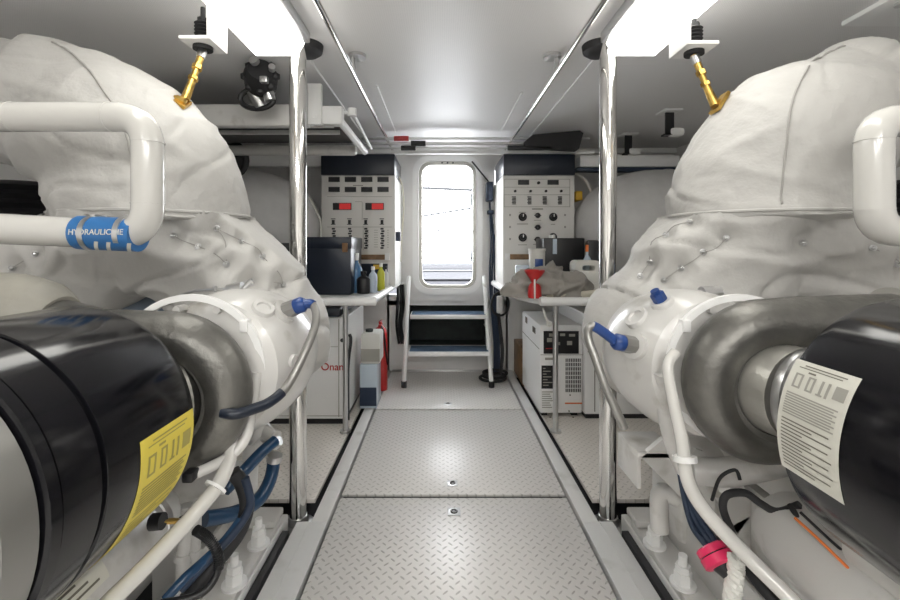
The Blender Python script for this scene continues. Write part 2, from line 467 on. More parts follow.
# =================================================================== CEILING GEAR
def light_fixture(x0, x1, y0, y1, label, lm='lamp'):
    cx = (x0+x1)/2
    r = thing('ceiling_light', (cx, (y0+y1)/2, CEIL), label, 'ceiling light', 'fluorescent ceiling lights')
    b = B(); b.box((x0-.025, y0-.03, CEIL-.045), (x1+.025, y1+.0, CEIL), .006); b.build('housing', 'steel', r)
    b = B(); t = bmesh.new(); zb, zt = CEIL-.106, CEIL-.045; ins = .022
    vs = [t.verts.new(p) for p in [(x0, y0, zt), (x1, y0, zt), (x1, y1, zt), (x0, y1, zt), (x0+ins, y0+ins, zb), (x1-ins, y0+ins, zb), (x1-ins, y1-ins, zb), (x0+ins, y1-ins, zb)]]
    for f in ((0, 1, 5, 4), (1, 2, 6, 5), (2, 3, 7, 6), (3, 0, 4, 7), (4, 5, 6, 7), (3, 2, 1, 0)): t.faces.new([vs[i] for i in f])
    bmesh.ops.recalc_face_normals(t, faces=list(t.faces)); b.merge(t)
    b.build('diffuser', lm, r, smooth=False)
light_fixture(-.79, -.575, .55, 1.81, 'white box ceiling light above the left engine, lit')
light_fixture(.695, .91, .55, 1.81, 'white box ceiling light above the right engine, lit')
light_fixture(-.79, -.575, -1.9, -.7, 'added white box fill light behind the camera on the left, out of view', 'fill_lamp')  # three added unseen lamps, brighter than the visible pair, to even out the light
light_fixture(.695, .91, -1.9, -.7, 'added white box fill light behind the camera on the right, out of view', 'fill_lamp')
light_fixture(-.05, .165, -2.1, -.9, 'added white box fill light behind the camera in the middle, out of view', 'fill_lamp')

def pole(x, label, side):
    D = 1.87
    r = thing('support_pole', (x, D, -.07), label, 'pole', 'polished support poles')
    B().cyl((x, D, -.05), (x, D, CEIL-.02), .0365, 32).build('shaft', 'chrome', r)
    B().lathe([(0, 0), (.07, 0), (.07, .012), (.045, .02), (.04, .05), (.0, .05)], (x, D, -.07), (0, 0, 1)).build('foot_flange', 'steel', r)
    B().lathe([(0, 0), (.075, 0), (.07, -.03), (.05, -.045), (.0, -.045)], (x-.02*side, D+.05, CEIL), (0, 0, 1)).build('ceiling_flange', 'rubber', r)
pole(px_x(298, 1.87), 'polished steel support pole beside the left engine', -1)
pole(px_x(608, 1.87), 'polished steel support pole beside the right engine', 1)

def grab_rail(x, side, label):
    z = 1.15+.817
    r = thing('overhead_rail', (x, 2, z), label, 'rail', 'overhead chrome rails')
    B().cyl((x, -1.5, z), (x, 3.925, z), .0115, 16).build('rail', 'chrome', r)
    for D in (2.02, -.2):
        b = B(); b.cyl((x, D, z), (x, D, CEIL), .011, 12); b.cyl((x-side*.02, D, CEIL-.014), (x-side*.02, D, CEIL), .042, 20)
        b.build('bracket', 'steel', r)
grab_rail(-.413, -1, 'thin chrome overhead rail along the left of the ceiling')
grab_rail(.543, 1, 'thin chrome overhead rail along the right of the ceiling')
for x, y0, y1, l in ((-.628, 1.98, 3.55, 'long white ceiling conduit from the left pole to the back'), (.728, 1.98, 3.55, 'long white ceiling conduit from the right pole to the back'),
                     (-.357, 2.4, 3.35, 'short white ceiling conduit left of the door'), (.47, 2.5, 3.35, 'short white ceiling conduit right of the door')):
    tag(B().cyl((x, y0, CEIL-.006), (x, y1, CEIL-.006), .006, 10).build('ceiling_conduit', 'white2'), l, 'conduit')

# stowed gangway (left, under the ceiling)
r = thing('stowed_gangway', (-1.0, 2.55, 1.78), 'white folding gangway stowed flat under the left of the ceiling', 'gangway')
gx0, gx1 = -1.75, -.71
B().box((gx0, 2.27, 1.785), (gx1, 2.33, 1.90), .008).build('front_beam', 'white', r)
B().box((gx0, 2.84, 1.755), (gx1+.15, 2.90, 1.82), .02).build('rear_beam', 'white', r)
b = B()
for k, y in enumerate((2.36, 2.50)): b.box((gx0, y, 1.80), (gx1+.12, y+.018, 1.825), .004)
b.build('slat', 'white', r)
B().box((gx0, 2.335, 1.828), (gx1+.14, 2.83, 1.85)).build('underside_mat', 'black', r)
b = B(); b.box((gx1+.08, 2.26, 1.79), (gx1+.19, 2.32, 1.89), .012); b.box((gx1+.012, 2.245, 1.785), (gx1+.085, 2.275, 2.0), .004)
b.cyl((gx1+.05, 2.238, 1.83), (gx1+.05, 2.246, 1.83), .014, 14); b.build('hinge_plate', 'white2', r)
b = B(); b.tube([(gx1+.18, 2.30, 1.865), (gx1+.235, 2.32, 1.865), (gx1+.245, 2.86, 1.80)], .010, 10); b.cyl((gx1+.235, 2.30, 1.845), (gx1+.235, 2.30, 1.885), .024, 14)
b.tube([(gx1+.16, 2.33, 1.83), (gx1+.20, 2.88, 1.78)], .022, 8); b.build('side_arm', 'white2', r)

# black valve / camera-like unit on the ceiling
c = at(262, 78, 2.1)
r = thing('bilge_blower', (c.x, 2.1, CEIL), 'black and silver pump unit hanging from the ceiling above the gangway', 'pump')
b = B(); b.lathe([(0, -.07), (.055, -.07), (.075, -.05), (.078, .02), (.06, .06), (0, .06)], c+V((-.005, 0, .0)), (.35, -.8, .3))
for k in range(8):
    a = 2*PI*k/8; b.ball(c+V((.075*math.cos(a), -.02, .07*math.sin(a))), .022, sub=1)
b.build('body', 'rubber', r)
b = B(); b.tube([c+V((.085*math.cos(a)-.045, .05, .05*math.sin(a)-.085)) for a in [2*PI*k/20 for k in range(20)]], .013, 8, closed=True); b.build('mount_ring', 'black', r)
b = B(); b.cyl(c+V((-.06, .03, -.05)), c+V((-.03, .06, -.12)), .03, 14); b.cyl(c+V((.0, -.075, .045)), c+V((-.002, -.095, .05)), .022, 14); b.cyl(c+V((.07, -.05, .02)), c+V((.078, -.075, .026)), .016, 12)
b.box(c+V((.02, -.08, -.05)), c+V((.055, -.05, -.02)), .004); b.cyl(c+V((.01, .02, -.03)), c+V((.03, .03, -.10)), .028, 14); b.build('fitting', 'steel', r)
b = B(); b.box(c+V((-.02, .0, .04)), c+V((.02, .04, CEIL-c.z)), .003); b.build('bracket', 'black', r)

# boathooks and paddle under the header
def boathook(y, z, x0, x1, rad, colr, gx, label):
    r = thing('boathook', ((x0+x1)/2, y, z), label, 'boathook', 'poles stowed under the ceiling')
    B().cyl((x0, y, z), (x1, y, z), rad, 12).build('shaft', 'steel', r)
    B().cyl((gx, y, z), (gx+.115, y, z), rad+.010, 14, .003).build('grip', colr, r)
zz = lambda py, D: CH-(py-CY)*D/F
boathook(3.36, zz(138.5, 3.36), -.62, 1.16, .010, 'red', px_x(394, 3.36), 'slim steel boathook with a red grip, topmost below the ceiling')
boathook(3.38, zz(143.5, 3.38), -.60, .95, .012, 'black', px_x(411, 3.38), 'steel boathook with a black grip, middle of the stowed poles')
boathook(3.40, zz(148.0, 3.40), -.58, .92, .010, 'black', px_x(401, 3.40), 'steel boathook with short black grip, lowest of the stowed poles')
b = B(); y = 3.33
pts = [at(533, 134.5, y), at(580, 130.5, y), at(583.5, 133, y), at(579, 149, y), at(575, 151.5, y), at(552, 150, y), at(524, 145, y), at(524, 142, y)]
b.prism(pts, (0, 1, 0), .02); b.box(at(508, 149.5, y), at(552, 145.5, y)+V((0, .03, 0)), .004)
tag(b.build('paddle_blade', 'black'), 'black paddle blade stowed below the ceiling above the right control panel', 'paddle')
struct(B().box((-.68, 3.42, zz(153.6, 3.42)), (1.22, 3.46, zz(150.4, 3.42)), .002), 'trim_10', 'white2')

def strap_hook(px, py, D, h, label, hang=True):
    p = at(px, py, D)
    r = thing('ceiling_hook', (p.x, D, CEIL), label, 'hook', 'hooks under the right of the ceiling')
    B().box((p.x-.06, D-.06, CEIL-.012), (p.x+.06, D+.06, CEIL), .003).build('mount_plate', 'white2', r)
    B().box((p.x-.028, D-.012, CEIL-.16), (p.x+.028, D, CEIL-.012)).box((p.x-.028, D-.012, CEIL-.16), (p.x+.028, D+.05, CEIL-.148)).build('strap', 'black', r)
    B().box((p.x+.0, D-.02, CEIL-.165), (p.x+.10, D+.05, CEIL-.11), .02).build('pad', 'white2', r)
strap_hook(628, 135, 3.45, .2, 'black strap hook with white pad on the ceiling, just right of the right pole')
strap_hook(669, 111, 2.86, .2, 'black strap hook with white pad on the ceiling, beside the right exhaust blanket')
r = thing('ceiling_bracket', (1.72, 1.6, CEIL), 'white angled bracket on the ceiling at the top right corner of the picture', 'bracket')
B().box((1.60, 1.5, CEIL-.02), (1.84, 1.72, CEIL), .004).box((1.66, 1.5, CEIL-.13), (1.84, 1.512, CEIL-.018), .003).build('plate', 'white2', r)
B().cyl((1.66, 1.55, CEIL-.03), (1.66, 1.55, CEIL-.02), .02, 12).build('bolt', 'steel', r)

# =================================================================== CONTROL PANELS
def panel_thing(px0, px1, py_bot, label):
    D = 3.40; x0, x1 = px_x(px0, D), px_x(px1, D)
    r = thing('control_panel', ((x0+x1)/2, D, ST), label, 'control panel')
    B().box((x0, D, ST), (x1, YB, zz(175.4, D)), .004).build('cabinet', 'panel', r)
    B().box((x0+.0, D-.02, zz(175.2, D)), (x1, D+.5, zz(154.5, D)), .006).build('hood', 'navy', r)
    return r, D, x0, x1
def rectp(b, px0, py0, px1, py1, D, th=.006):
    b.box((px_x(px0, D), D-th, zz(py1, D)), (px_x(px1, D), D, zz(py0, D)))
r, D, x0, x1 = panel_thing(321.5, 395, 292, 'tall white control panel with eight small displays and two red readouts, left of the door')
for row in (177, 187):
    for k in range(4):
        b = B(); rectp(b, 328.6+16.3*k, row, 339.8+16.3*k, row+5, D, .005); b.build('display', 'black', r)
for px in (333, 365.5):
    b = B(); rectp(b, px, 203, px+18.5, 210, D, .006); o = b.build('readout_housing', 'black', r)
    b = B(); rectp(b, px+6.5, 203.6, px+17.8, 209.4, D, .008); b.build('readout', 'redled', o)
for k in range(4):
    px = 331+16.2*k
    b = B(); rectp(b, px, 218.5, px+4.5, 219.2, D, .003); rectp(b, px, 224, px+4.5, 224.7, D, .003); rectp(b, px+1.2, 220, px+3.8, 224, D, .014); b.build('toggle_switch', 'black', r)
    b = B()
    for j in range(9 if k > 1 else 5): rectp(b, px+1+(.8 if j % 2 else 0), 228+j*2.4, px+4+(.8 if j % 2 else 0), 229.6+j*2.4, D, .008)
    b.build('gauge_column', 'black', r)
b = B()
for y in (196.5, 226.8, 201.5): rectp(b, 327 if y != 201.5 else 355, y, 392 if y != 201.5 else 362, y+.4, D, .002)
rectp(b, 363, 226, 363.4, 250, D, .002); rectp(b, 353, 185, 363, 186, D, .002); rectp(b, 362, 202, 362.4, 220, D, .002)
for k in range(8):
    rectp(b, 374, 230+2.4*k, 378, 230.4+2.4*k, D, .002); rectp(b, 366, 230+2.4*k, 369, 230.4+2.4*k, D, .002); rectp(b, 387.5, 230+2.4*k, 388.5, 230.7+2.4*k, D, .002)
b.build('panel_marking', 'inkgrey', r)
b = B(); rectp(b, 361.5, 254.6, 385, 259.6, D, .02); b.build('wood_strip', 'wood', r)
b = B(); rectp(b, 385.3, 253, 389.6, 260, D, .025); b.build('socket', 'white2', r)
b = B(); rectp(b, 361, 263.5, 388, 291, D, .03); b.build('lower_recess', 'navy', r)
b = B(); rectp(b, 374, 264.5, 382, 269, D, .035); b.build('yellow_tag', 'yellowp', r)
r, D, x0, x1 = panel_thing(503, 574.5, 254, 'tall white control panel with round knobs and switches, right of the door')
for px in (518, 547.5):
    b = B(); rectp(b, px, 180, px+11, 184.8, D, .006); b.build('display', 'black', r)
b = B(); p = at(538.4, 183, D); b.cyl(p, p-V((0, .012, 0)), .012, 12); b.build('button', 'black', r)
for px in (515, 530.5, 545.8, 561):
    b = B(); p = at(px, 191.2, D); b.cyl(p, p-V((0, .012, 0)), .010, 12); b.build('button', 'black', r)
    b = B()
    for j in range(6): rectp(b, px-3.2+(.4 if j % 2 else 0), 196.5+j*1.4, px+.8, 197.4+j*1.4, D, .006)
    b.build('fuse_row', 'black', r)
for (px, py, rr) in ((522.5, 217, 4.1), (553, 217, 4.1), (522.5, 237.5, 4.1), (552.8, 237, 3.9), (537.7, 215.5, 2.6), (537.7, 227.3, 2.6), (537.5, 239.5, 2.8)):
    p = at(px, py, D); R = rr*D/F
    b = B(); b.lathe([(0, 0), (R, 0), (R, -.012), (R*.7, -.018), (R*.6, -.032), (0, -.034)], p, (0, 1, 0), 20); o = b.build('rotary_knob', 'black', r)
    if rr > 3.5:
        b = B(); b.box(p+V((-.003, -.037, -.0)), p+V((.003, -.033, R*.7))); b.build('pointer', 'white2', o)
    else:
        b = B(); b.prism([p+V((-R*1.4, -.004, 0)), p+V((0, -.004, R)), p+V((R*1.4, -.004, 0)), p+V((0, -.004, -R))], (0, 1, 0), .003); b.build('escutcheon', 'black', o)
b = B()
for (a, c2, d, e) in ((504, 179, 570, 179.4), (504, 187, 570, 187.4), (504, 194.6, 570, 195), (504, 206.6, 570, 207), (504, 179, 504.4, 207), (569.6, 179, 570, 207), (532, 208.4, 543, 209.6), (517, 223.6, 528, 224.4), (551, 224, 555, 224.7),
                      (534, 220, 541, 220.6), (533, 244, 542, 244.7), (518, 244.5, 527, 245.2), (519, 212, 526, 212.6)): rectp(b, a, c2, d, e, D, .002)
for px in (510, 565):
    for py in (215, 227, 239): rectp(b, px-.8, py-1, px+.8, py+1, D, .003)
b.build('panel_marking', 'inkgrey', r)
b = B(); rectp(b, 510, 254.6, 529, 259.4, D, -.0); b.box((px_x(510, D), D-.01, zz(259.4, D)), (px_x(529, D), D+.03, zz(254.2, D))); b.build('wood_strip', 'wood', r)
b = B(); b.box((px_x(505, D), D-.012, zz(259.6, D)), (px_x(509.5, D), D+.03, zz(253.5, D))); b.build('socket', 'white2', r)
# yellow connectors and white hose beside the right panel
for k, (px, py, w, h) in enumerate(((578, 196, 7, 9), (578, 229.5, 9, 10))):
    D = 3.55; p = at(px, py, D); ww, hh = w*D/F/2, h*D/F/2
    b = B(); b.box(p-V((ww, .03, hh)), p+V((ww, YB-D, hh)), .006)
    tag(b.build('junction_box', 'yellowp'), ('upper' if k == 0 else 'lower')+' small yellow box beside the right control panel', 'junction box')
b = B(); b.tube([at(575, 172, 3.6), at(587, 182, 3.6), at(594, 199, 3.6)], .014, 8, smooth=6); b.tube([at(594, 200, 3.6), at(585, 212, 3.6), at(581, 226, 3.6)], .009, 8, smooth=6)
tag(b.build('white_hose', 'jug'), 'thin white hose looping beside the right control panel', 'hose')
b = B(); b.tube([at(396, 172, 3.7), at(402, 185, 3.7), at(404, 205, 3.7), at(402, 235, 3.7), at(401, 262, 3.7)], .006, 6, smooth=6)
tag(b.build('thin_cable', 'beige'), 'thin yellowish cable hanging beside the left control panel', 'cable')
b = B(); b.tube([at(309, 197, 3.3), at(316, 210, 3.3), at(321, 225, 3.3), at(320, 250, 3.3)], .007, 6, smooth=6)
tag(b.build('thin_cable', 'jug'), 'thin white cable on the wall left of the left control panel', 'cable')
b = B(); b.box(at(396, 241, 3.5)-V((0, .03, 0)), at(400.5, 232, 3.5)+V((0, .04, 0)), .004)
tag(b.build('cable_clip', 'navy2'), 'small dark blue clip on the side of the left control panel', 'clip')

# =================================================================== SHELVES
ZS = .815
def shelf(side):
    if side < 0: xo, xi, corner, front, label, legx = -2.0, -.43, (-.60, 2.60), 2.60, 'white workbench shelf with rounded front rail left of the walkway', px_x(345.5, 2.66)
    else: xo, xi, corner, front, label, legx = 2.1, .50, (.66, 2.60), 2.60, 'white workbench shelf with rounded front rail right of the walkway', px_x(555.5, 2.66)
    r = thing('workbench_shelf', (xi, 3.2, 0), label, 'shelf', None)
    e = .10*side
    path = [(xo, front, ZS), (corner[0]+e*.6, front, ZS), (corner[0]-e*.2, front+.02, ZS), (corner[0]-e*.9, front+.14, ZS), (xi, front+.5, ZS), (xi, YB-.03, ZS)]
    if side > 0: path = [(xo, front, ZS), (corner[0]+.07, front, ZS), (corner[0]-.02, front+.03, ZS), (.56, front+.16, ZS), (.50, front+.45, ZS), (.475, YB-.03, ZS)]
    else: path = [(xo, front, ZS), (-.52, front, ZS), (-.46, front+.03, ZS), (-.425, front+.12, ZS), (-.41, front+.45, ZS), (-.39, YB-.03, ZS)]
    sm = cr(path, 6)
    t = B(); pts = [p.copy() for p in sm]+[V((xo, YB-.03, ZS))]
    pts = [V((p.x, p.y, ZS-.01)) for p in pts]
    t.prism(pts, (0, 0, 1), .02); t.build('top', 'white2', r)
    B().tube(sm, .026, 12).build('edge_rail', 'white2', r)
    B().cyl((legx, 2.66, 0), (legx, 2.66, ZS-.012), .016, 16).build('leg', 'steel', r)
    B().cyl((legx, 2.66, 0), (legx, 2.66, .012), .035, 16).build('leg_foot', 'steel', r)
shelf(-1); shelf(1)
ST = ZS+.012

def flatbox(name, m, lo, hi, bev, label, cat, **k):
    return tag(B().box(lo, hi, bev).build(name, m), label, cat, **k)
# left shelf contents
r = thing('storage_case', (-.75, 3.0, ST), 'large dark navy storage case on the left shelf', 'case')
B().box((-.90, 2.84, ST), (-.595, 3.22, 1.185), .008).build('body', 'navy', r)
B().box((-.905, 2.835, 1.13), (-.59, 3.225, 1.21), .008).build('lid', 'navy', r)
B().box((-.65, 2.825, 1.11), (-.615, 2.836, 1.17), .003).build('latch', 'wood', r)
flatbox('storage_case', 'black', (-1.30, 2.70, ST), (-.93, 2.97, 1.17), .01, 'black storage case on the left shelf behind the left support pole', 'case')
def bottle(px, py, D, h, rr, m, capm, label, kind='bottle', prof=None, name='bottle'):
    p = V((px_x(px, D), D, ST))
    r = thing(name, p, label, kind, None)
    pr = prof or [(0, 0), (rr*.95, 0), (rr, .01), (rr, h*.62), (rr*.85, h*.7), (rr*.38, h*.8), (rr*.38, h*.88), (0, h*.88)]
    B().lathe(pr, p, (0, 0, 1), 20).build('body', m, r)
    B().cyl(p+V((0, 0, h*.86)), p+V((0, 0, h)), rr*.45, 14, .002).build('cap', capm, r)
    return r
r = bottle(356, 297, 3.0, .26, .042, 'skyclear', 'white2', 'blue spray bottle with white trigger beside the navy case')
B().box(r.location+V((-.05, -.012, .24)), r.location+V((.02, .012, .275)), .005).tube([r.location+V((-.03, 0, .25)), r.location+V((-.04, 0, .215))], .006, 8).build('trigger', 'white2', r)
bottle(363.5, 297, 2.95, .15, .045, 'black', 'black', 'squat black bottle with a pale label on the left shelf')
r = bottle(373, 297, 3.0, .18, .030, 'clear', 'white2', 'clear pale blue bottle on the left shelf')
bottle(381, 293, 3.1, .20, .028, 'yellowclear', 'white2', 'yellow green bottle on the left shelf')
bottle(386, 292, 3.25, .17, .018, 'jug', 'black', 'slim pale bottle beside the yellow green bottle')
# right shelf contents
r = thing('battery_charger', (.9, 3.15, ST), 'black box with white front strip behind the towel on the right shelf', 'box')
B().box((px_x(543.5, 3.05), 3.05, ST), (px_x(585, 3.05), 3.30, zz(238, 3.05)), .008).build('body', 'black', r)
B().box((px_x(552.5, 3.05), 3.035, zz(254, 3.05)), (px_x(556.5, 3.05), 3.055, zz(239, 3.05)), .002).build('strip', 'clear', r)
B().cyl(at(552, 235, 3.12), at(552, 239, 3.12), .024, 14).build('knob', 'white2', r)
flatbox('cable_reel', 'black', (px_x(588, 2.9), 2.9, ST), (px_x(612, 2.9), 2.98, zz(240, 2.9)), .02, 'dark box behind the right pole on the right shelf', 'box')
r = thing('tub', (px_x(537, 2.98), 2.98, ST), 'white plastic tub with a blue square label on the right shelf', 'tub')
c = V((px_x(537, 2.98), 2.98, ST)); B().lathe([(0, 0), (.048, 0), (.056, .29), (.060, .292), (.060, .305), (0, .305)], c, (0, 0, 1), 28).build('body', 'jug', r)
t = B(); t.box(c+V((-.026, -.059, .17)), c+V((.028, -.050, .235)), .002); t.build('square_label', 'bluebright', r)
r = bottle(587.5, 290, 2.92, .33, .032, 'clear', 'orange', 'clear bottle with an orange cap beside the white jug')
bottle(598, 290, 3.0, .26, .05, 'clear', 'clear', 'cloudy plastic bottle behind the right pole on the shelf')
r = thing('jerrycan', (px_x(586, 2.85), 2.85, ST), 'white plastic jerrycan with a moulded handle on the right shelf', 'jerrycan')
jx0, jx1 = px_x(576, 2.78), px_x(601, 2.78); zt = zz(260.5, 2.78)
b = B(); b.box((jx0, 2.78, ST), (jx1, 2.95, zt-.07), .02)
cxj = (jx0+jx1)/2
o = rrect(cxj, zt-.045, jx1-jx0, .09, .03, 2.79, 4); i_ = rrect(cxj+.005, zt-.05, (jx1-jx0)*.5, .035, .012, 2.79, 4)
b.frame(o, i_, (0, 1, 0), .13); b.build('body', 'jug', r)
b = B()
for k in range(3): b.box((jx0-.002, 2.776, ST+.02+k*.028), (jx1+.002, 2.785, ST+.026+k*.028))
b.build('ribs', 'jug', r)
# towel
def towel():
    b = B(); c = at(548, 283, 2.76); c.z = ST
    b.ball((c.x-.02, 2.78, ST+.08), .19, (1.0, .75, .45)); b.ball((c.x+.10, 2.76, ST+.06), .15, (1, .8, .6)); b.ball((c.x-.14, 2.76, ST+.03), .12, (1.1, .8, .4)); b.ball((c.x+.0, 2.82, ST+.13), .11, (1, .8, .6))
    def dsp(co, n):
        p = co*9; w = noise.noise(V((p.x*.7+p.z*1.2, p.y, p.z*1.8)))
        return .075*(.30-abs(noise.noise(V((co.x*7-co.z*9, co.y*6, co.z*12+3)))))*1.6+.012*noise.noise(co*30)+.01*w
    nb = remeshed(b, .011, 3, dsp)
    for v in nb.bm.verts: v.co.z = max(v.co.z, ST+.001)
    return tag(nb.build('towel', 'towel', angle=80), 'crumpled grey towel heaped on the right shelf', 'towel')
towel()
b = B(); b.tube([at(546, 293, 2.68), at(570, 294, 2.68), at(600, 291, 2.68)], .022, 12, smooth=4)
for v in b.bm.verts: v.co.z += ST+.02-zz(293, 2.68)
tag(b.build('rolled_cloth', 'beige'), 'rolled beige cloth lying in front of the grey towel', 'cloth')
r = thing('funnel', (px_x(534.5, 2.66), 2.66, ST), 'red plastic funnel standing in front of the grey towel', 'funnel')
c = V((px_x(534.5, 2.66), 2.66, ST))
B().lathe([(.030, 0), (.044, .004), (.040, .07), (.022, .10), (.030, .12), (.062, .165), (.064, .175), (.058, .172), (.02, .12), (0, .11)], c, (0, 0, 1), 24).build('cone', 'red', r)
B().box(c+V((-.012, -.048, -.0)), c+V((-.004, -.036, .12))).build('strap', 'jug', r)
r = thing('plastic_tray', (px_x(513, 3.0), 3.0, ST), 'translucent plastic tray leaning at the aisle end of the right shelf', 'tray')
b = B(); b.box((.52, 2.98, ST), (.66, 3.02, zz(265, 3.0)), .008); b.build('shell', 'clear', r)
B().box((.545, 2.974, ST+.02), (.64, 2.981, zz(269, 3.0)), .004).build('insert', 'inkgrey', r)
# hook under right shelf
b = B(); b.tube([at(543, 308, 2.63), at(546, 318, 2.63), at(549, 324, 2.63)], .007, 8, smooth=4); b.tube([at(549, 324, 2.63)+V((.014*math.cos(a), 0, .014*math.sin(a))) for a in [2*PI*k/12 for k in range(12)]], .005, 6, closed=True)
tag(b.build('hanging_hook', 'jug'), 'small white hook hanging under the right shelf rail', 'hook')

# =================================================================== CABINETS UNDER THE SHELVES
D0 = 2.77
r = thing('generator_cabinet', (-.98, 3.03, 0), 'white generator cabinet with red lettering under the left shelf', 'generator')
gxr = -.616
B().box((-1.40, D0, .035), (gxr, 3.42, .69), .008).build('housing', 'white2', r)
B().box((-1.39, D0+.012, 0), (gxr-.01, 3.40, .035)).build('plinth', 'black', r)
b = B(); b.box((-.66, D0-.004, .05), (-.655, D0, .68)); b.box((-1.39, D0-.003, .055), (gxr-.02, D0, .058)); b.box((-1.38, D0-.003, .50), (-.665, D0, .503)); b.build('door_seam', 'inkgrey', r)
b = B(); p = at(348, 340, D0); p.x = -.635; b.cyl(p, p-V((0, .012, 0)), .012, 14); b.build('lock', 'black', r)
b = B(); p = at(332.5, 367, D0); b.text('Onan', 0.066, Matrix.Translation((p.x, D0-.003, p.z)) @ Matrix.Rotation(PI/2, 4, 'X')); b.build('red_lettering', 'red', r)
b = B(); b.tube([(gxr+.008, 2.86, .56), (gxr+.02, 2.84, .52), (gxr+.01, 2.80, .35), (gxr+.01, 2.80, .02)], .011, 8, smooth=5); b.build('cable', 'rubber', r)
flatbox('gap_shade_block', 'navy', (-1.3, 2.72, .70), (-.64, 3.3, .76), .01, 'dark blue flat block added as the shaded gap above the generator cabinet', 'box')  # dark block put in as the shade of the gap under the shelf
r = thing('jerrycan', (-.54, 3.12, .31), 'white jerrycan with a dark cap on the carton beside the generator', 'jerrycan')
b = B(); b.box((-.57, 3.05, .31), (-.432, 3.24, .53), .018); b.build('body', 'jug', r)
B().cyl((-.52, 3.12, .53), (-.52, 3.12, .548), .028, 14).build('cap', 'darkgreen', r)
B().box((-.568, 3.045, .33), (-.435, 3.052, .42)).build('label_band', 'inkgrey', r)
r = thing('carton', (-.53, 3.12, 0), 'white and blue carton on the side deck under the jerrycan', 'carton')
B().box((-.575, 3.04, 0), (-.455, 3.26, .31), .003).build('body', 'clear', r)
B().box((-.574, 3.036, .02), (-.456, 3.04, .15)).build('blue_panel', 'navy2', r)
r = thing('fire_extinguisher', (-.475, 3.40, 0), 'red fire extinguisher standing behind the jerrycan left of the ladder', 'fire extinguisher')
c = V((-.485, 3.45, 0)); B().lathe([(0, 0), (.052, 0), (.056, .01), (.056, .44), (.04, .49), (.016, .51), (0, .51)], c, (0, 0, 1), 24).build('cylinder', 'red', r)
B().box(c+V((-.012, -.05, .51)), c+V((.012, .05, .525)), .003).box(c+V((-.01, -.045, .54)), c+V((.01, .06, .55)), .003).cyl(c+V((0, 0, .50)), c+V((0, 0, .55)), .014, 12).build('valve', 'red', r)
B().tube([c+V((.0, -.03, .52)), c+V((.03, -.06, .48)), c+V((.05, -.04, .3)), c+V((.057, -.01, .2))], .007, 8, smooth=5).build('hose', 'rubber', r)
# black cables on wall beside ladder (left)
b = B()
for k, x in enumerate((-.40, -.375, -.355)): b.tube([(x, YB-.02, ZS-.02), (x+.01*math.sin(k), YB-.03, .6), (x-.01, YB-.025, .42), (x+.015, YB-.03, .25)], .012, 8, smooth=5)
tag(b.build('cable_bundle', 'rubber'), 'black cable bundle on the bulkhead left of the ladder', 'cables')

# charger / inverter on the right
r = thing('charger_unit', (.8, 3.19, 0), 'white floor charger unit with black control face and vent grille under the right shelf', 'charger')
x0, x1 = .662, .945
B().box((x0, 2.88, .03), (x1, 3.50, .62), .008).build('housing', 'white2', r)
b = B()
for x in (x0+.04, x1-.04): b.box((x-.02, 2.92, 0), (x+.02, 3.46, .03))
b.build('foot', 'black', r)
D = 2.88
b = B(); rectp(b, 543.5, 331, 578.5, 353.5, D, .006); f = b.build('control_face', 'black', r)
b = B()
for (px, py, w, h) in ((549, 333.5, 6, 3), (560, 333.5, 5, 2.5), (569, 334, 6, 2.5), (547, 338, 5, 4), (556, 342, 4, 3), (567, 341, 5, 4)): rectp(b, px, py, px+w, py+h, D-.006, .003)
b.build('gauge_marking', 'inkgrey', f)
b = B(); rectp(b, 546, 348.2, 556, 348.8, D-.006, .002); b.build('red_line', 'red', f)
b = B()
for i in range(9):
    for j in range(8): rectp(b, 565.6+i*1.75, 358.5+j*4.3, 566.5+i*1.75, 361.9+j*4.3, D, .003)
b.build('vent_grille', 'black', r)
b = B(); rectp(b, 541.5, 365.5, 555.5, 388.5, D, .003); f = b.build('data_plate', 'black', r)
b = B()
for k in range(7): rectp(b, 543, 368+k*2.8, 545.5+((k*5) % 9), 368.9+k*2.8, D-.003, .001)
b.build('data_text', 'inkgrey', f)
b = B()
rectp(b, 545, 357.6, 553, 360, D, .002)
for k in range(8): rectp(b, 542, 391.5+k*2.2, 553-((k*3) % 4), 392.3+k*2.2, D, .002)
b.build('small_print', 'inkgrey', r)
b = B(); rectp(b, 565, 402.6, 582, 403.8, D, .003); b.build('orange_strip', 'orange', r)
b = B(); rectp(b, 540.5, 354.6, 583, 355, D, .002)
for (px, py) in ((570, 395), (569, 411), (550, 417), (573, 417)):
    p = at(px, py, D); b.cyl(p, p-V((0, .004, 0)), .005, 10)
b.build('screw', 'ink', r)
b = B()
for (yy, z, h) in ((3.33, .555, .045), (3.08, .535, .04), (3.03, .535, .04)): b.box((x0-.004, yy-.03 if h > .04 else yy-.018, z), (x0+.002, yy+.03 if h > .04 else yy+.018, z+h))
b.box((x0-.002, 2.89, .455), (x0+.002, 3.49, .458)); b.build('side_socket', 'ink', r)
r = thing('equipment_cabinet', (1.25, 3.05, 0), 'plain white equipment cabinet right of the charger unit', 'cabinet')
B().box((.955, 2.86, .03), (1.60, 3.50, .70), .008).build('housing', 'white2', r)
B().box((.965, 2.87, 0), (1.59, 3.48, .03)).build('plinth', 'black', r)
b = B(); b.box((1.02, 2.855, .05), (1.024, 2.86, .68)); p = V((.985, 2.86, .45)); b.cyl(p, p-V((0, .01, 0)), .01, 10); b.build('door_seam', 'ink', r)
# brown floor patch & panel right of ladder
tag(B().box((.585+.085, 3.52, 0), (.80, 3.95, .30), .006).build('wooden_box', 'wood'), 'low brown wooden box on the right side deck behind the charger', 'box')

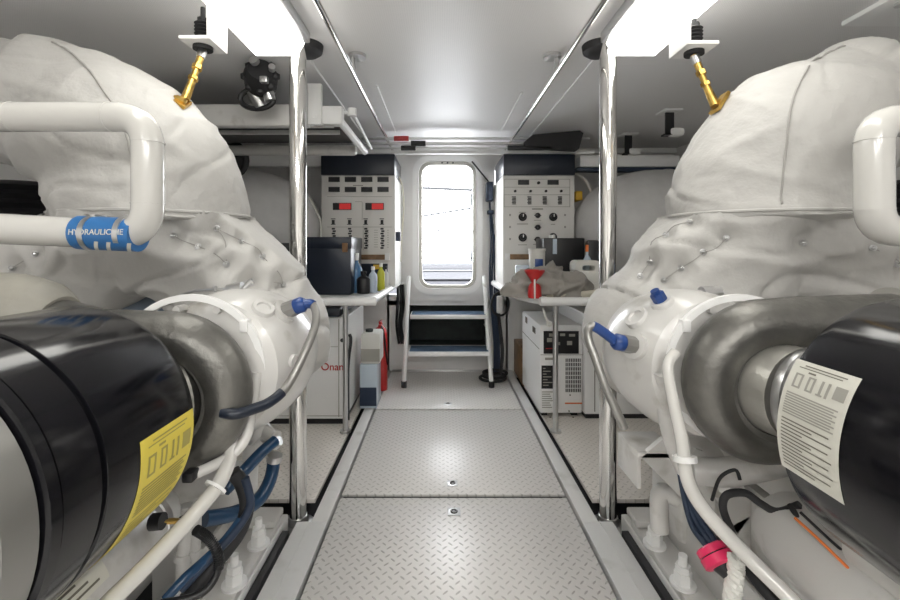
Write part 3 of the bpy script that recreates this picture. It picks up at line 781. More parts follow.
# side tanks (wide, domed)
def tank(side, label):
    r = thing('storage_tank', (AX+side*1.5, 3.15, ST), label, 'tank', 'side tanks')
    b = B(); rr = .46
    prof = [(0, 0)]+[(rr*math.sin(a), .62*(1-math.cos(a))) for a in [PI/2*k/12 for k in range(1, 13)]]+[(rr, .98), (0, .98)]
    b.lathe(prof, (AX+side*1.02, 3.47, ST+rr+.012), (side, 0, 0), 48); b.build('shell', 'tank', r)
    b = B(); b.lathe([(rr+.003, 0), (rr+.006, .005), (rr+.006, .03), (rr+.003, .035)], (AX+side*1.72, 3.47, ST+rr+.012), (side, 0, 0), 48); b.build('weld_band', 'tank', r)
tank(-1, 'big pale grey domed tank behind the left pole'); tank(1, 'big pale grey domed tank behind the right pole')
b = B(); b.lathe([(0, 0), (.10, 0), (.13, .03), (.14, .06), (.11, .065), (.09, .03), (0, .03)], at(237, 158, 2.95)+V((-.05, 0, 0)), (0.2, -1, -.3), 28)
tag(b.build('vent_duct', 'rubber'), 'round black duct mouth under the stowed gangway', 'duct')

# =================================================================== LADDER
r = thing('ladder', (AX, 3.6, 0), 'white aluminium ladder with two blue treads below the door', 'ladder')
def side_rail(fx, tx):
    B().tube([(fx, 3.50, .03), ((fx+tx)/2-.0, 3.66, .34), (tx, 3.88, .80), (tx, 3.955, .86)], .019, 12, smooth=5).build('side_rail', 'white2', r)
    B().cyl((fx, 3.50, 0), (fx, 3.50, .05), .023, 14).build('rubber_foot', 'rubber', r)
side_rail(px_x(404, 3.5), px_x(408.5, 3.9)); side_rail(px_x(491.5, 3.5), px_x(484.5, 3.9))
for yf, z, x0, x1 in ((3.56, zz(352, 3.56), px_x(408, 3.56), px_x(490, 3.56)), (3.72, zz(315, 3.72), px_x(410, 3.72), px_x(487, 3.72))):
    o = B().box((x0, yf, z-.036), (x1, yf+.22, z), .004).build('tread', 'white2', r)
    B().box((x0+.01, yf+.015, z), (x1-.01, yf+.215, z+.004), .001).build('tread_pad', 'tread', o)

# bundle, closer arm, rope and coil right of the door
r = thing('door_closer', at(489, 190, 3.9), 'dark blue door holder with a black arm right of the door', 'door closer')
B().box(at(486.5, 201, 3.9)-V((0, .03, 0)), at(493, 182, 3.9)+V((0, .09, 0)), .008).build('body', 'navy2', r)
B().tube([at(472, 161.5, 3.93), at(490.5, 184, 3.88)], .007, 8).build('arm', 'black', r)
B().box(at(488, 214, 3.9), at(494, 210, 3.9)+V((0, .09, 0)), .006).build('lower_clamp', 'navy2', r)
b = B()
for k in range(4):
    x = .455+.014*k
    b.tube([(x-.01, 3.93, 1.55-.1*k), (x+.008*math.sin(k*2), 3.91, 1.2), (x-.012*math.cos(k), 3.9, .9), (x, 3.88-.01*k, .6), (x+.02, 3.84, .3), (x+.015, 3.78, .03)], .009, 8, smooth=6)
tag(b.build('hose_bundle', 'navy2'), 'dark blue hoses hanging down right of the door to the floor', 'hoses')
b = B()
for k, (rr, h) in enumerate(((.11, .015), (.095, .037), (.10, .06))):
    b.tube([(.445+rr*math.cos(a)+.01*k, 3.70+rr*.9*math.sin(a), h) for a in [2*PI*j/26 for j in range(26)]], .012, 8, closed=True)
b.tube([(.50, 3.62, .06), (.53, 3.72, .25), (.515, 3.85, .55), (.53, 3.9, .8)], .016, 8, smooth=6)
tag(b.build('coiled_hose', 'rubber'), 'black hose coiled on the floor by the ladder foot', 'hose')
b = B(); rp = cr([at(485, 284, 3.87), at(486, 300, 3.85), at(487, 315, 3.83), at(486, 326, 3.82)], 10)
for ph in (0, PI):
    b.tube([p+V((.013*math.cos(i*.9+ph), .013*math.sin(i*.9+ph), 0)) for i, p in enumerate(rp)], .010, 7)
tag(b.build('rope', 'rope'), 'white twisted rope hanging from the top of the ladder', 'rope')
r = thing('canister', at(500, 304, 3.7), 'small grey round canister on a bracket under the right shelf end', 'canister')
B().cyl(at(500, 313, 3.72), at(500, 296, 3.72), .03, 16, .006).build('body', 'tank', r)
B().tube([at(500, 304, 3.69)+V((.075*math.cos(a), 0, .10*math.sin(a))) for a in [2*PI*k/24 for k in range(24)]], .010, 8, closed=True).build('hose_loop', 'rubber', r)

# =================================================================== EXHAUST BLANKETS
def stud(b, p, n, s=.010):
    n = n.normalized()
    t1 = n.orthogonal().normalized(); t2 = n.cross(t1)
    b.lathe([(0, -.004), (s, -.004), (s, .001), (s*.6, .003), (s*.35, .008), (0, .009)], p, n, 12)
    b.tube([p+n*.006+(t1*math.cos(a)+t2*math.sin(a))*s*.8 for a in [2*PI*k/10 for k in range(10)]], .0018, 5, closed=True)

def camray(px, py):
    return V(((px-CX)/F, 1, -(py-CY)/F)).normalized()
CAM = V((0, 0, CH))
def hit(tree, px, py):
    l, n, i, d = tree.ray_cast(CAM, camray(px, py)); return (l, n) if l else (None, None)

TREES = {}
def exhaust(side, studs, seam_px, label):
    X = lambda u: AX+side*u
    YD = 1.5
    def crease(q, w=.10, a=.014):
        n_ = abs(noise.noise(q)); return -a*max(0, 1-n_/w)**1.5
    root = thing('exhaust_duct', (X(1.05), YD, .6), label, 'exhaust duct', 'insulated exhaust ducts')
    # ---- upper sleeve
    b = B()
    up = cr([V((X(1.055), YD, 1.22)), V((X(1.06), YD, 1.33)), V((X(1.11), YD-.02, 1.45)), V((X(1.24), YD-.04, 1.555)), V((X(1.41), YD-.04, 1.625)), V((X(1.60), YD-.04, 1.63)), V((X(1.76), YD-.04, 1.60))], 9)
    urad = [.300, .297, .275, .235, .200, .180, .170]
    for i, p in enumerate(up):
        t = i/(len(up)-1); f_ = t*(len(urad)-1); k_ = min(int(f_), len(urad)-2); rr = urad[k_]*(1-(f_-k_))+urad[k_+1]*(f_-k_)
        
        b.ball(p, rr, (1, .86, 1), 3)
    # pleats square to the run of the pipe
    def runpos(co):
        best = min(range(len(up)), key=lambda i: (up[i]-co).length_squared); return best
    def d_up(co, n):
        w = noise.noise(V((co.x*1.1, co.y*2.0, co.z*9)))*.5+noise.noise(V((co.x*5, co.y*2.5, co.z*2.5)))*.5
        w2 = noise.noise(co*4+V((side*5, 0, 0)))
        elbow = max(0, min(1, (abs(co.x-AX)-.95)*2.2))
        ang = math.atan2(co.z-1.18, abs(co.x-AX)-1.55)
        pl = math.sin(ang*17+w2*3.5)
        rg = (.5-abs(noise.noise(V((co.x*2.2+9, co.y*2.2, co.z*5.5)))))*2
        return .016*w+.014*w2+.016*elbow*(pl*.7) + .010*(rg**3) + .003*noise.noise(co*22) + crease(V((co.x*2.6+3, co.y*2.6, co.z*6)), .08, .010)*max(0, min(1, noise.noise(co*2.3+V((7, side*3, 1)))*2.5+.5)) + crease(V((co.x*5, co.y*3, co.z*3+7)), .06, .006)*max(0, min(1, noise.noise(co*3)*3+.4))+.005
    nb = remeshed(b, .0115, 10, d_up)
    for v in nb.bm.verts:        # open hem sits at a flat cut
        if v.co.z < 1.245: v.co.z = 1.245+(v.co.z-1.245)*.08+.012*noise.noise(v.co*5)
    tree_up = BVHTree.FromBMesh(nb.bm)
    upper = nb.build('upper_blanket', 'fabric', root, angle=85)
    # ---- lower trousers
    b = B()
    def limb(pts, radii):
        P = cr(pts, 8); n = len(P)-1
        for i, p in enumerate(P):
            f = i/n*(len(radii)-1); k = min(int(f), len(radii)-2); rr = radii[k]*(1-(f-k))+radii[k+1]*(f-k)
            b.ball(p, rr, (1, .9, 1), 3)
    limb([V((X(1.055), YD, 1.33)), V((X(.955), YD, 1.18)), V((X(.80), YD+.02, 1.02)), V((X(.69), YD+.05, .83))], [.275, .232, .205, .21])
    limb([V((X(1.06), YD, 1.33)), V((X(1.20), YD, 1.18)), V((X(1.42), YD, 1.07)), V((X(1.62), YD, .95))], [.27, .222, .19, .18])
    pts = []
    raw = B(); raw.bm = b.bm.copy()
    base = remeshed(raw, .03, 4); t0 = BVHTree.FromBMesh(base.bm); base.bm.free()
    for (px, py) in studs:
        l, n = hit(t0, px, py)
        if l: pts.append(l)
    def d_lo(co, n):
        d = 0; near = 9
        for p in pts:
            q = (co-p).length; near = min(near, q); d -= .030*math.exp(-(q/.032)**2)
        w = noise.noise(V((co.x*3+co.z*4*side, co.y*3, co.z*4-co.x*3*side)))
        rg = (.5-abs(noise.noise(V((co.x*3+co.z*3.4*side, co.y*3, co.z*3-co.x*3.4*side+5)))))*2
        f = .055*(.22-abs(w)) + .012*noise.noise(co*6)+.010*rg**3+.003*noise.noise(co*22) + crease(V((co.x*2+co.z*5*side, co.y*3, (co.z-co.x*side)*2)), .10, .016)+.004
        quilt = .012*min(1, near/.08) if near < .3 else .012
        return d+f+quilt
    nb = remeshed(b, .0115, 12, d_lo)
    for v in nb.bm.verts:        # gathered under the hem of the upper sleeve
        if v.co.z > 1.02:
            lim = .288+max(0, 1.25-v.co.z)*1.15; dx = v.co.x-X(1.055)
            if abs(dx) > lim: v.co.x = X(1.055)+math.copysign(lim+(abs(dx)-lim)*.12, dx)
            if v.co.z > 1.12:
                ly = .245+max(0, 1.25-v.co.z)*.5; dy = v.co.y-YD
                if abs(dy) > ly: v.co.y = YD+math.copysign(ly, dy)
    bmesh.ops.delete(nb.bm, geom=[v for v in nb.bm.verts if v.co.z > 1.262 and side*(v.co.x-X(1.055)) < .18], context='VERTS')
    for v in nb.bm.verts:
        if v.co.z > 1.235: v.co.z = 1.235+(v.co.z-1.235)*(.12 if side*(v.co.x-X(1.055)) > .18 else 1)
    nb.bm.normal_update()
    tree_lo = BVHTree.FromBMesh(nb.bm)
    lower = nb.build('lower_blanket', 'fabric', root, angle=85)
    sb = B(); hits = []
    for (px, py) in studs:
        l, n = hit(tree_lo, px, py)
        if l: hits.append((l, n))
    for l, n in hits:
        sb = B(); stud(sb, l+n*.001, n); sb.build('lacing_stud', 'steel', lower)
    # lacing wire between neighbouring studs
    lb = B()
    for i in range(len(hits)-1):
        a, c = hits[i][0], hits[i+1][0]
        if (a-c).length < .17:
            mid = (a+c)/2; l, n, _, _ = tree_lo.find_nearest(mid)
            lb.tube([a+hits[i][1]*.005, l+n*.006, c+hits[i+1][1]*.005], .0016, 5, smooth=3)
    if len(lb.bm.verts): lb.build('lacing_wire', 'thread', lower)
    # seams of the upper sleeve: rings found on its surface
    path = []
    for px, py in seam_px:
        l, n = hit(tree_up, px, py)
        if l: path.append(l+n*.001)
    if len(path) > 2:
        q = []
        for i, p in enumerate(cr(path, 6)):
            l, n, _, _ = tree_up.find_nearest(p); q.append(l+n*(-.001 if i % 3 == 0 else .003))
        tb = B(); tb.tube(q, .0035, 6); tb.build('seam', 'thread', upper)
    # hem piping
    hp = []
    for k in range(60):
        a = 2*PI*k/60; d = V((math.cos(a), math.sin(a), 0)); l, n, i, dd = tree_up.ray_cast(V((X(1.045), YD, 1.256))+d*.9, -d, 1.2)
        if l: hp.append(l+d*.002)
    tb = B(); tb.tube(hp, .005, 6, closed=True); tb.build('hem', 'fabric', upper)
    TREES[side] = tree_up
    return tree_lo

studsL = [(168, 240), (172, 236), (199, 247), (206, 265), (226, 264), (217, 229), (241, 242), (262, 257), (248, 285), (283, 281), (225, 285)]
studsL = [(173, 236), (198, 247), (226, 264), (217, 228), (241, 241), (262, 257), (283, 285), (250, 283), (35, 254), (12, 268)]
studsR = [(803, 243), (726, 238), (703, 252), (681, 268), (664, 280), (690, 222), (666, 235), (650, 262), (640, 276), (872, 248), (896, 264)]
exhaust(-1, studsL, [(52, 42), (70, 52), (88, 69), (103, 90), (114, 106), (124, 128), (131, 155), (134, 180), (135, 214)], 'white quilted insulated exhaust duct rising over the left engine')
exhaust(1, studsR, [(776, 221), (781, 195), (786, 150), (790, 112), (800, 82), (822, 57), (845, 46)], 'white quilted insulated exhaust duct rising over the right engine')


# hangers of the exhausts
def hanger(side, tree):
    P = (lambda px, py, D: at(px, py, D)) if side < 0 else (lambda px, py, D: at(px, py, D))
    D = 1.5; s = side
    base = at(203, 45, D) if s < 0 else at(694, 50, D)
    l, n = hit(tree, *((184, 106) if s < 0 else (718, 110)))
    foot = l+n*.012
    lab = 'left' if s < 0 else 'right'
    r = thing('exhaust_hanger', (base.x, D, CEIL), 'brass rod hanger with white ceiling bracket above the %s exhaust blanket' % lab, 'hanger', 'exhaust hangers')
    z = base.z; x0, x1 = base.x-.05, base.x+.05
    xw = x1 if s < 0 else x0
    b = B(); b.box((x0, D-.06, z-.006), (x1, D+.06, z+.006), .002)
    b.box((xw-.006, D-.06, z-.006), (xw+.006, D+.06, CEIL), .002)
    xo = x0 if s < 0 else x1
    b.prism([(xo, D+.055, z), (xw, D+.055, z), (xw, D+.055, CEIL)], (0, 1, 0), .008); b.build('bracket', 'white2', r)
    b = B(); b.cyl((base.x, D, z+.006), (base.x, D, z+.018), .032, 20)
    for k in range(5): b.lathe([(0, 0), (.020, 0), (.028, .006), (.020, .012), (0, .012)], (base.x, D, z+.018+k*.012), (0, 0, 1), 20)
    b.cyl((base.x, D, z+.078), (base.x, D, z+.092), .018, 6); b.cyl((base.x, D, z+.09), (base.x, D, z+.13), .008, 8)
    b.cyl((base.x, D, z-.018), (base.x, D, z-.006), .032, 20); b.build('spring_mount', 'rubber', r)
    bt = V((base.x, D, z-.018)); d = foot-bt
    b = B(); b.tube([bt, bt+d*.2, bt+d*.5, foot+V((0, 0, .01))], [.012, .012, .0105, .015], 12)
    b.cyl(bt+d*.30, bt+d*.38, .0165, 6); b.cyl(bt+d*.52, bt+d*.58, .016, 6); b.build('rod', 'brass', r)
    b = B(); b.cyl(bt+d*.02, bt+d*.16, .015, 12); b.build('rod_sleeve', 'steel', r)
    t1 = V((s, 0, 0)); t1 = (t1-n*t1.dot(n)).normalized(); t2 = n.cross(t1)
    b = B(); q = [foot-t1*.012-t2*.026, foot+t1*.062-t2*.022, foot+t1*.062+t2*.022, foot-t1*.012+t2*.026]
    b.prism([p-n*.010 for p in q], n, .012)
    b.tube([foot+V((0, 0, .02)), foot+V((0, 0, .004)), foot+t1*.035], [.015, .017, .008], 12); b.build('foot', 'brass', r)
hanger(-1, TREES[-1]); hanger(1, TREES[1])

# dark machinery and cloth behind, outboard
def outboard(side):
    X = lambda u: AX+side*u
    lab = 'left' if side < 0 else 'right'
    r = thing('air_bellows', (X(1.72), 1.75, .9), 'black ribbed bellows in the shadow outboard of the %s exhaust blanket' % lab, 'bellows', 'black bellows')
    b = B(); prof = [(0, 0)]
    for k in range(12): prof += [(.13, k*.035), (.16, k*.035+.017)]
    prof += [(.13, .42), (0, .42)]
    b.lathe(prof, (X(1.72), 1.75, .98), (0, 0, 1), 28); b.build('bellows', 'rubber', r)
    b = B(); b.cyl((X(1.72), 1.75, .90), (X(1.72), 1.75, .98), .17, 24); b.build('collar', 'steel', r)
    b = B()
    for i in range(9): b.ball((X(1.86+.02*math.sin(i)), 1.35+.0*i, 1.28+.035*i-.12), .14, (1, 1.3, 1), 2)
    nb = remeshed(b, .02, 4, lambda co, n: .014*noise.noise(V((co.x*4, co.y*4, co.z*11)))+.006*noise.noise(co*18))
    tag(nb.build('bulkhead_cushion', 'fabric_blue', angle=85), 'blue grey insulating cloth at the hull side behind the %s pipe' % lab, 'insulating cloth')
outboard(-1); outboard(1)
for sd, lab in ((-1, 'left'), (1, 'right')):
    b = B(); X = lambda u: AX+sd*u
    for i in range(7): b.ball((X(1.00+.09*i), 1.66, .97-.012*i), .13, (1, .8, 1), 2)
    nb = remeshed(b, .02, 4, lambda co, n: .010*noise.noise(V((co.x*9, co.y*4, co.z*5))))
    tag(nb.build('manifold_wrap', 'fabric_blue', angle=85), 'blue grey wrapped manifold seen through the arch of the %s exhaust blanket' % lab, 'insulating cloth')

# =================================================================== ENGINES
def bolt_nut(b, p, s=1.0):
    p = V(p)
    b.cyl(p, p+V((0, 0, .006*s)), .030*s, 20); b.cyl(p+V((0, 0, .006*s)), p+V((0, 0, .034*s)), .021*s, 6); b.cyl(p+V((0, 0, .034*s)), p+V((0, 0, .050*s)), .018*s, 6); b.cyl(p+V((0, 0, .05*s)), p+V((0, 0, .075*s)), .010*s, 10)

def engine(side):
    s = side; X = lambda u: AX+s*u
    lab = 'left' if s < 0 else 'right'
    P = lambda u, y, z: V((X(u), y, z))
    r = thing('marine_engine', (X(1.1), .9, .03), 'white marine diesel engine on the %s, %s sticker on its black air filter' % (lab, 'yellow' if s < 0 else 'white'), 'engine')
    def bx(b, u0, u1, y0, y1, z0, z1, bev=.006):
        xs = sorted((X(u0), X(u1))); return b.box((xs[0], y0, z0), (xs[1], y1, z1), bev)
    # block
    b = B(); bx(b, .93, 1.6, -.4, 1.72, .12, .50, .03); bx(b, .88, 1.0, -.3, 1.66, .22, .42, .02)
    for k in range(6): bx(b, .865, .90, -.1+k*.3, .08+k*.3, .24, .40, .012)
    b.build('block', 'white', r)
    # heads
    for k in range(5):
        b = B(); bx(b, .84, 1.12, .18+k*.29, .43+k*.29, .46, .62, .025); bx(b, .87, 1.09, .20+k*.29, .41+k*.29, .60, .66, .02)
        o = b.build('cylinder_head', 'white', r)
        b = B()
        for yy in (.22, .39): b.cyl(P(.90, yy+k*.29, .655), P(.90, yy+k*.29, .675), .013, 6); b.cyl(P(1.06, yy+k*.29, .655), P(1.06, yy+k*.29, .675), .013, 6)
        b.build('bolt', 'white2', o)
    # intercooler core under the exhaust
    b = B(); bx(b, 1.15, 1.75, .0, 1.5, .45, .72, .04); b.build('intercooler', 'white', r)
    # oil cooler cylinder
    yc = (.42, 1.08) if s < 0 else (.40, 1.04)
    b = B(); b.lathe([(0, 0), (.05, 0), (.075, .02), (.078, .04), (.078, yc[1]-yc[0]-.04), (.06, yc[1]-yc[0]-.01), (0, yc[1]-yc[0])], P(.765, yc[0], .50), (0, 1, 0), 32)
    if s > 0: b.lathe([(0, 0), (.085, 0), (.098, .03), (.098, .50), (.08, .58), (.04, .61), (0, .615)], P(.745, .42, .50), (0, 1, 0), 36)
    bx(b, .76, .90, yc[0]+.12, yc[0]+.50, .40, .47, .01)
    o = b.build('oil_cooler', 'white', r)
    if s < 0: b = B(); b.lathe([(.079, 0), (.083, .002), (.083, .018), (.079, .02)], P(.765, yc[0]+.15, .50), (0, 1, 0), 32); b.lathe([(.079, 0), (.083, .002), (.083, .018), (.079, .02)], P(.765, yc[1]-.09, .50), (0, 1, 0), 32); b.build('band', 'steel', o)
    b = B(); a0 = math.radians(20) if s > 0 else math.radians(35)
    if s < 0:
        b.patch(X(.765), .50, .078, math.radians(15), math.radians(75), .62, .82); b.m(1)
        for k in range(6): b.patch(X(.765), .50, .078, math.radians(22+8*k), math.radians(25+8*k), .64, .80-.02*(k % 3), 2, .0016)
        b.build('rating_label', ['labelwhite', 'ink'], o, smooth=False)
    else:
        b = B(); bx(b, .68, .74, .66, .80, .57, .615, .016); b.build('boss', 'white', o)
    # mounting rail with feet and bolts
    b = B(); bx(b, .70, .80, .6, 1.72, .03, .055, .004); bx(b, .80, .815, .6, 1.72, .03, .20, .004)
    for yy in (1.30, 1.52): b.prism([P(.815, yy, .055), P(.815, yy, .30), P(.93, yy, .36), P(.93, yy, .055)], (0, 1, 0), .02)
    b.build('mounting_rail', 'white', r)
    b = B(); bx(b, .70, .86, 1.66, 1.76, .055, .085, .008); bx(b, .78, .90, 1.50, 1.72, .10, .30, .02); b.build('mounting_foot', 'white', r)
    for yy, u in ((1.39, .725), (1.575, .725), (1.20, .725), (1.02, .725)):
        b = B(); bolt_nut(b, P(u, yy, .055), 1.3); b.build('mount_bolt', 'white2', r)
    b = B(); bx(b, .665, .692, .9, 1.72, -.055, .012, .002); b.build('slot_shade_strip', 'rubber', r)  # black strip stands in for the shade in the slot beside the bed
    # turbo: white bearing/turbine housing
    zt = .85
    b = B(); cy = 1.03
    prof = [(0, 0), (.13, 0), (.165, .02), (.183, .07), (.188, .13), (.183, .20), (.165, .27), (.13, .32), (.07, .35), (0, .36)]
    b.lathe(prof, P(.615, cy, zt), (s*-.10, 1, -.03), 48)
    for k in range(10):
        a = 2*PI*k/10; b.cyl(P(.64+.155*math.cos(a), cy-.006, zt+.155*math.sin(a)), P(.64+.155*math.cos(a), cy+.03, zt+.155*math.sin(a)), .010, 6)
    o = b.build('turbine_housing', 'white', r)
    tree = None
    # raised pad, boss and fitting on the aisle side
    def on_house(px, py):
        bm2 = bmesh.new(); bm2.from_mesh(o.data); bmesh.ops.translate(bm2, verts=bm2.verts, vec=wloc(r)); tr = BVHTree.FromBMesh(bm2); bm2.free(); return hit(tr, px, py)
    fit = [((263, 309), .028, 0), ((294, 361), .018, 0)] if s < 0 else [((637, 318), .032, 0), ((662, 303), .028, 1)]
    for (px, py), rr, kind in fit:
        l, n = on_house(px, py)
        if l:
            b = B(); b.lathe([(rr*1.05, -.012), (rr, .006), (rr*.92, .009), (rr*.62, .009), (rr*.55, .004), (0, .004)], l, n, 24); f = b.build('blanking_boss', 'white', o)
            if kind: b = B(); b.cyl(l+n*.006, l+n*.03, rr*.62, 6); b.cyl(l+n*.03, l+n*.04, rr*.4, 12); b.build('pressure_switch', 'bluebright', o)
    fp = (283, 313) if s < 0 else (636, 346)
    l, n = on_house(*fp)
    if not l: l, n = P(.44, 1.25, .93), V((-s, 0, .3)).normalized()
    n2 = (n*.5+V((-s, 0, .15))*.8).normalized()
    b = B(); b.lathe([(0, -.02), (.034, -.02), (.034, .012), (0, .012)], l, n, 20); b.build('port', 'white', o)
    b = B(); b.lathe([(0, 0), (.022, .0), (.022, .03), (0, .03)], l+n*.008, n2, 8); b.build('fitting_nut', 'silver', o)
    b = B(); b.lathe([(0, .03), (.020, .03), (.021, .033), (.021, .05), (.015, .058), (0, .058)], l+n*.008, n2, 14); b.build('fitting_cap', 'bluebright', o)
    tip = l+n*.008+n2*.05
    # braided hose from the fitting down to the bracket
    if s < 0: hp = [tip, at(313, 305, tip.y), at(316, 322, tip.y-.02), at(305, 352, tip.y-.06), at(288, 385, tip.y-.10), at(270, 402, tip.y-.14), at(250, 410, tip.y-.18), at(236, 414, tip.y-.2), at(222, 412, tip.y-.2)]
    else: hp = [tip, at(593, 326, tip.y), at(588, 336, tip.y), at(596, 360, tip.y-.02), at(606, 388, tip.y-.04), at(617, 412, tip.y-.05), at(624, 428, tip.y-.05)]
    b = B(); b.tube(hp, .0105, 12, smooth=6); h_ = b.build('oil_hose', 'silver', r)
    q = cr(hp, 6); b = B(); b.tube(q[:7], .0125, 12); b.build('blue_sleeve', 'bluebright', h_)
    if s < 0: b = B(); b.tube(q[26:], .0120, 12); b.build('dark_sleeve', 'navy', h_)
    # v band
    b = B(); b.lathe([(.165, 0), (.180, .002), (.180, .014), (.165, .016)], P(.655, 1.02, .855), (0, 1, 0), 48); bx(b, .515, .535, 1.015, 1.04, .945, .975, .004); b.build('clamp_band', 'white2', r)
    # compressor volute
    vc = P(.665, .965, .815) if s < 0 else P(.665, .955, .845)
    R0 = .128; path = []; rad = []
    n_ = 40
    for k in range(n_+1):
        a = PI/2 - 2*PI*.93*(1-k/n_)         # ends at the top, heading outboard
        th = a
        rr = .038+.022*(k/n_)
        # s mirrors; travel: up the aisle side then over the top
        ang = PI/2 + (2*PI*.93)*(1-k/n_)
        x = -s*math.cos(ang-PI/2+PI/2)       # mirrored
        path.append(V((vc.x + s*(-1)*math.cos(PI/2-(2*PI*.93)*(1-k/n_))*-R0*-1, vc.y, vc.z+R0*math.sin(PI/2-(2*PI*.93)*(1-k/n_)))))
        rad.append(rr)
    # direction check: just before the top the tube must be on the aisle side
    if (path[-4].x-vc.x)*(-s) < 0: path = [V((2*vc.x-p.x, p.y, p.z)) for p in path]
    zo = vc.z+.128
    exit_ = [P(.72, .955, zo+.003), P(.82, .95, zo+.008), P(.95, .94, .985), P(1.08, .95, 1.02 if s < 0 else .995), P(1.25, 1.0, 1.03 if s < 0 else .99)]
    path += exit_[1:]; rad += [.061, .062, .062, .064]
    b = B(); b.tube(path, rad, 22)
    b.lathe([(0, -.03), (.095, -.03), (.125, -.005), (.135, .03), (.12, .055), (0, .055)], vc, (0, 1, 0), 40)
    b.lathe([(.098, -.05), (.115, -.045), (.118, -.01), (.098, -.008)], vc, (0, 1, 0), 40)
    c_ = b.build('compressor', 'cast', r)
    b = B(); b.lathe([(.062, 0), (.075, .003), (.075, .016), (.062, .02)], P(.93, .942, .984), (s, 0, .03), 32); b.lathe([(.062, 0), (.072, .003), (.072, .012), (.062, .015)], P(.975, .942, .985), (s, 0, .03), 32); b.build('flange', 'castlight', c_)
    if s < 0:
        b = B(); b.tube([P(.90, .945, .975), P(.94, .945, .985), P(1.0, .945, 1.0), P(1.08, .95, 1.0), P(1.18, 1.0, .96)], [.066, .088, .090, .088, .08], 28, smooth=5); b.build('outlet_elbow', 'castpaint', r)
    # inlet
    fy = .86 if s < 0 else .73
    fu, fz, fr = (.760, .81, .225) if s < 0 else (.723, .846, .22)
    i0 = V((vc.x, vc.y-.045, vc.z)); i1 = V((X(fu), fy+.01, fz)); dv = (i1-i0)
    b = B(); b.tube([i0+V((0, .03, 0)), i0+dv*.22], [.100, .094], 32); b.build('inlet_pipe', 'castlight', r)
    b = B(); b.tube([i0+dv*.22, i0+dv*.26, i0+dv*.32, i0+dv*.34], [.097, .100, .100, .097], 32); b.build('hose_clamp', 'steel', r)
    b = B(); b.tube([i0+dv*.22, i1+V((0, .02, 0)), i1-V((0, .02, 0))], [.094, .102, .13], 32); b.build('rubber_coupling', 'rubber', r)
    # air filter
    yn = .10 if s < 0 else -.1
    b = B()
    L_ = fy-yn
    if s < 0:
        pr = [(0, 0), (.11, 0), (.175, .02-.02), (.213, .03)]
        pr = [(0, L_), (.16, L_), (.19, L_-.004), (fr-.004, L_-.022), (fr, L_-.04)]
        for yy in (.613,):
            pr += [(fr, yy-yn+.006), (fr-.005, yy-yn+.004), (fr-.005, yy-yn-.004), (fr, yy-yn-.006)]
        pr += [(fr, .545-yn), (fr-.008, .540-yn), (fr-.008, .515-yn), (0, .515-yn)]
        b.lathe(pr, P(fu, yn, fz), (0, 1, 0), 72); f = b.build('air_filter', 'blackgloss', r)
        b = B(); b.lathe([(fr-.02, .515-yn), (fr+.0, .512-yn), (fr+.0, .468-yn), (fr-.012, .462-yn), (fr-.012, .450-yn), (fr, .446-yn), (fr, 0), (0, 0)], P(fu, yn, fz), (0, 1, 0), 72); b.build('silver_end', 'silver', f)
        b = B(); b.lathe([(fr-.010, .541-yn), (fr+.005, .538-yn), (fr+.005, .522-yn), (fr-.010, .516-yn)], P(fu, yn, fz), (0, 1, 0), 72); b.build('rim_band', 'blackgloss', f)
        LA = [math.radians(a) for a in (7, -62)]; ys = (.684, .830)
    else:
        pr = [(0, L_), (.165, L_), (.195, L_-.003), (fr-.003, L_-.014), (fr, L_-.03), (fr, .50-yn), (fr-.005, .497-yn), (fr-.005, .488-yn), (fr, .485-yn), (fr, 0), (0, 0)]
        b.lathe(pr, P(fu, yn, fz), (0, 1, 0), 72); f = b.build('air_filter', 'blackgloss', r)
        LA = [math.radians(a) for a in (180-32, 180+16)]; ys = (.605, .716)
    # label: sheet plus printed marks
    b = B(); cx_, cz_ = X(fu), fz
    a0, a1 = LA; ad = a1-a0
    b.patch(cx_, cz_, fr, a0, a1, ys[0], ys[1], 24, .0006)
    b.m(1); yl = ys[1]-ys[0]
    def mk(f0, f1, g0, g1, m_=1, n=3):      # f: down the label, g: across it (0 = near/left)
        b.m(m_)
        y0_, y1_ = (ys[0]+g0*yl, ys[0]+g1*yl) if s < 0 else (ys[1]-g0*yl, ys[1]-g1*yl)
        b.patch(cx_, cz_, fr, a0+f0*ad, a0+f1*ad, y0_, y1_, n, .0013)
    mk(.035, .045, .2, .85); mk(.06, .068, .12, .8); mk(.085, .1, .3, .42)
    for g0, g1 in ((.12, .26), (.34, .46)):
        for (ff0, ff1, gg0, gg1) in ((.12, .135, g0, g1), (.235, .25, g0, g1), (.12, .25, g0, g0+.035), (.12, .25, g1-.035, g1)): mk(ff0, ff1, gg0, gg1, 2)
    mk(.12, .25, .55, .59, 2); mk(.12, .25, .65, .69, 2); mk(.235, .25, .52, .62, 2)
    mk(.12, .23, .76, .93, 2); 
    for k in range(9): mk(.30+k*.022, .312+k*.022, .08, .9-.05*(k % 2), 2)
    for k in range(14): mk(.53+k*.031, .541+k*.031, .08, (.85, .6, .9, .45)[k % 4])
    b.build('filter_label', ['yellow' if s < 0 else 'labelwhite', 'ink' if s > 0 else 'inkyellow', 'inkgrey' if s > 0 else 'inkyellow'], f, smooth=True)
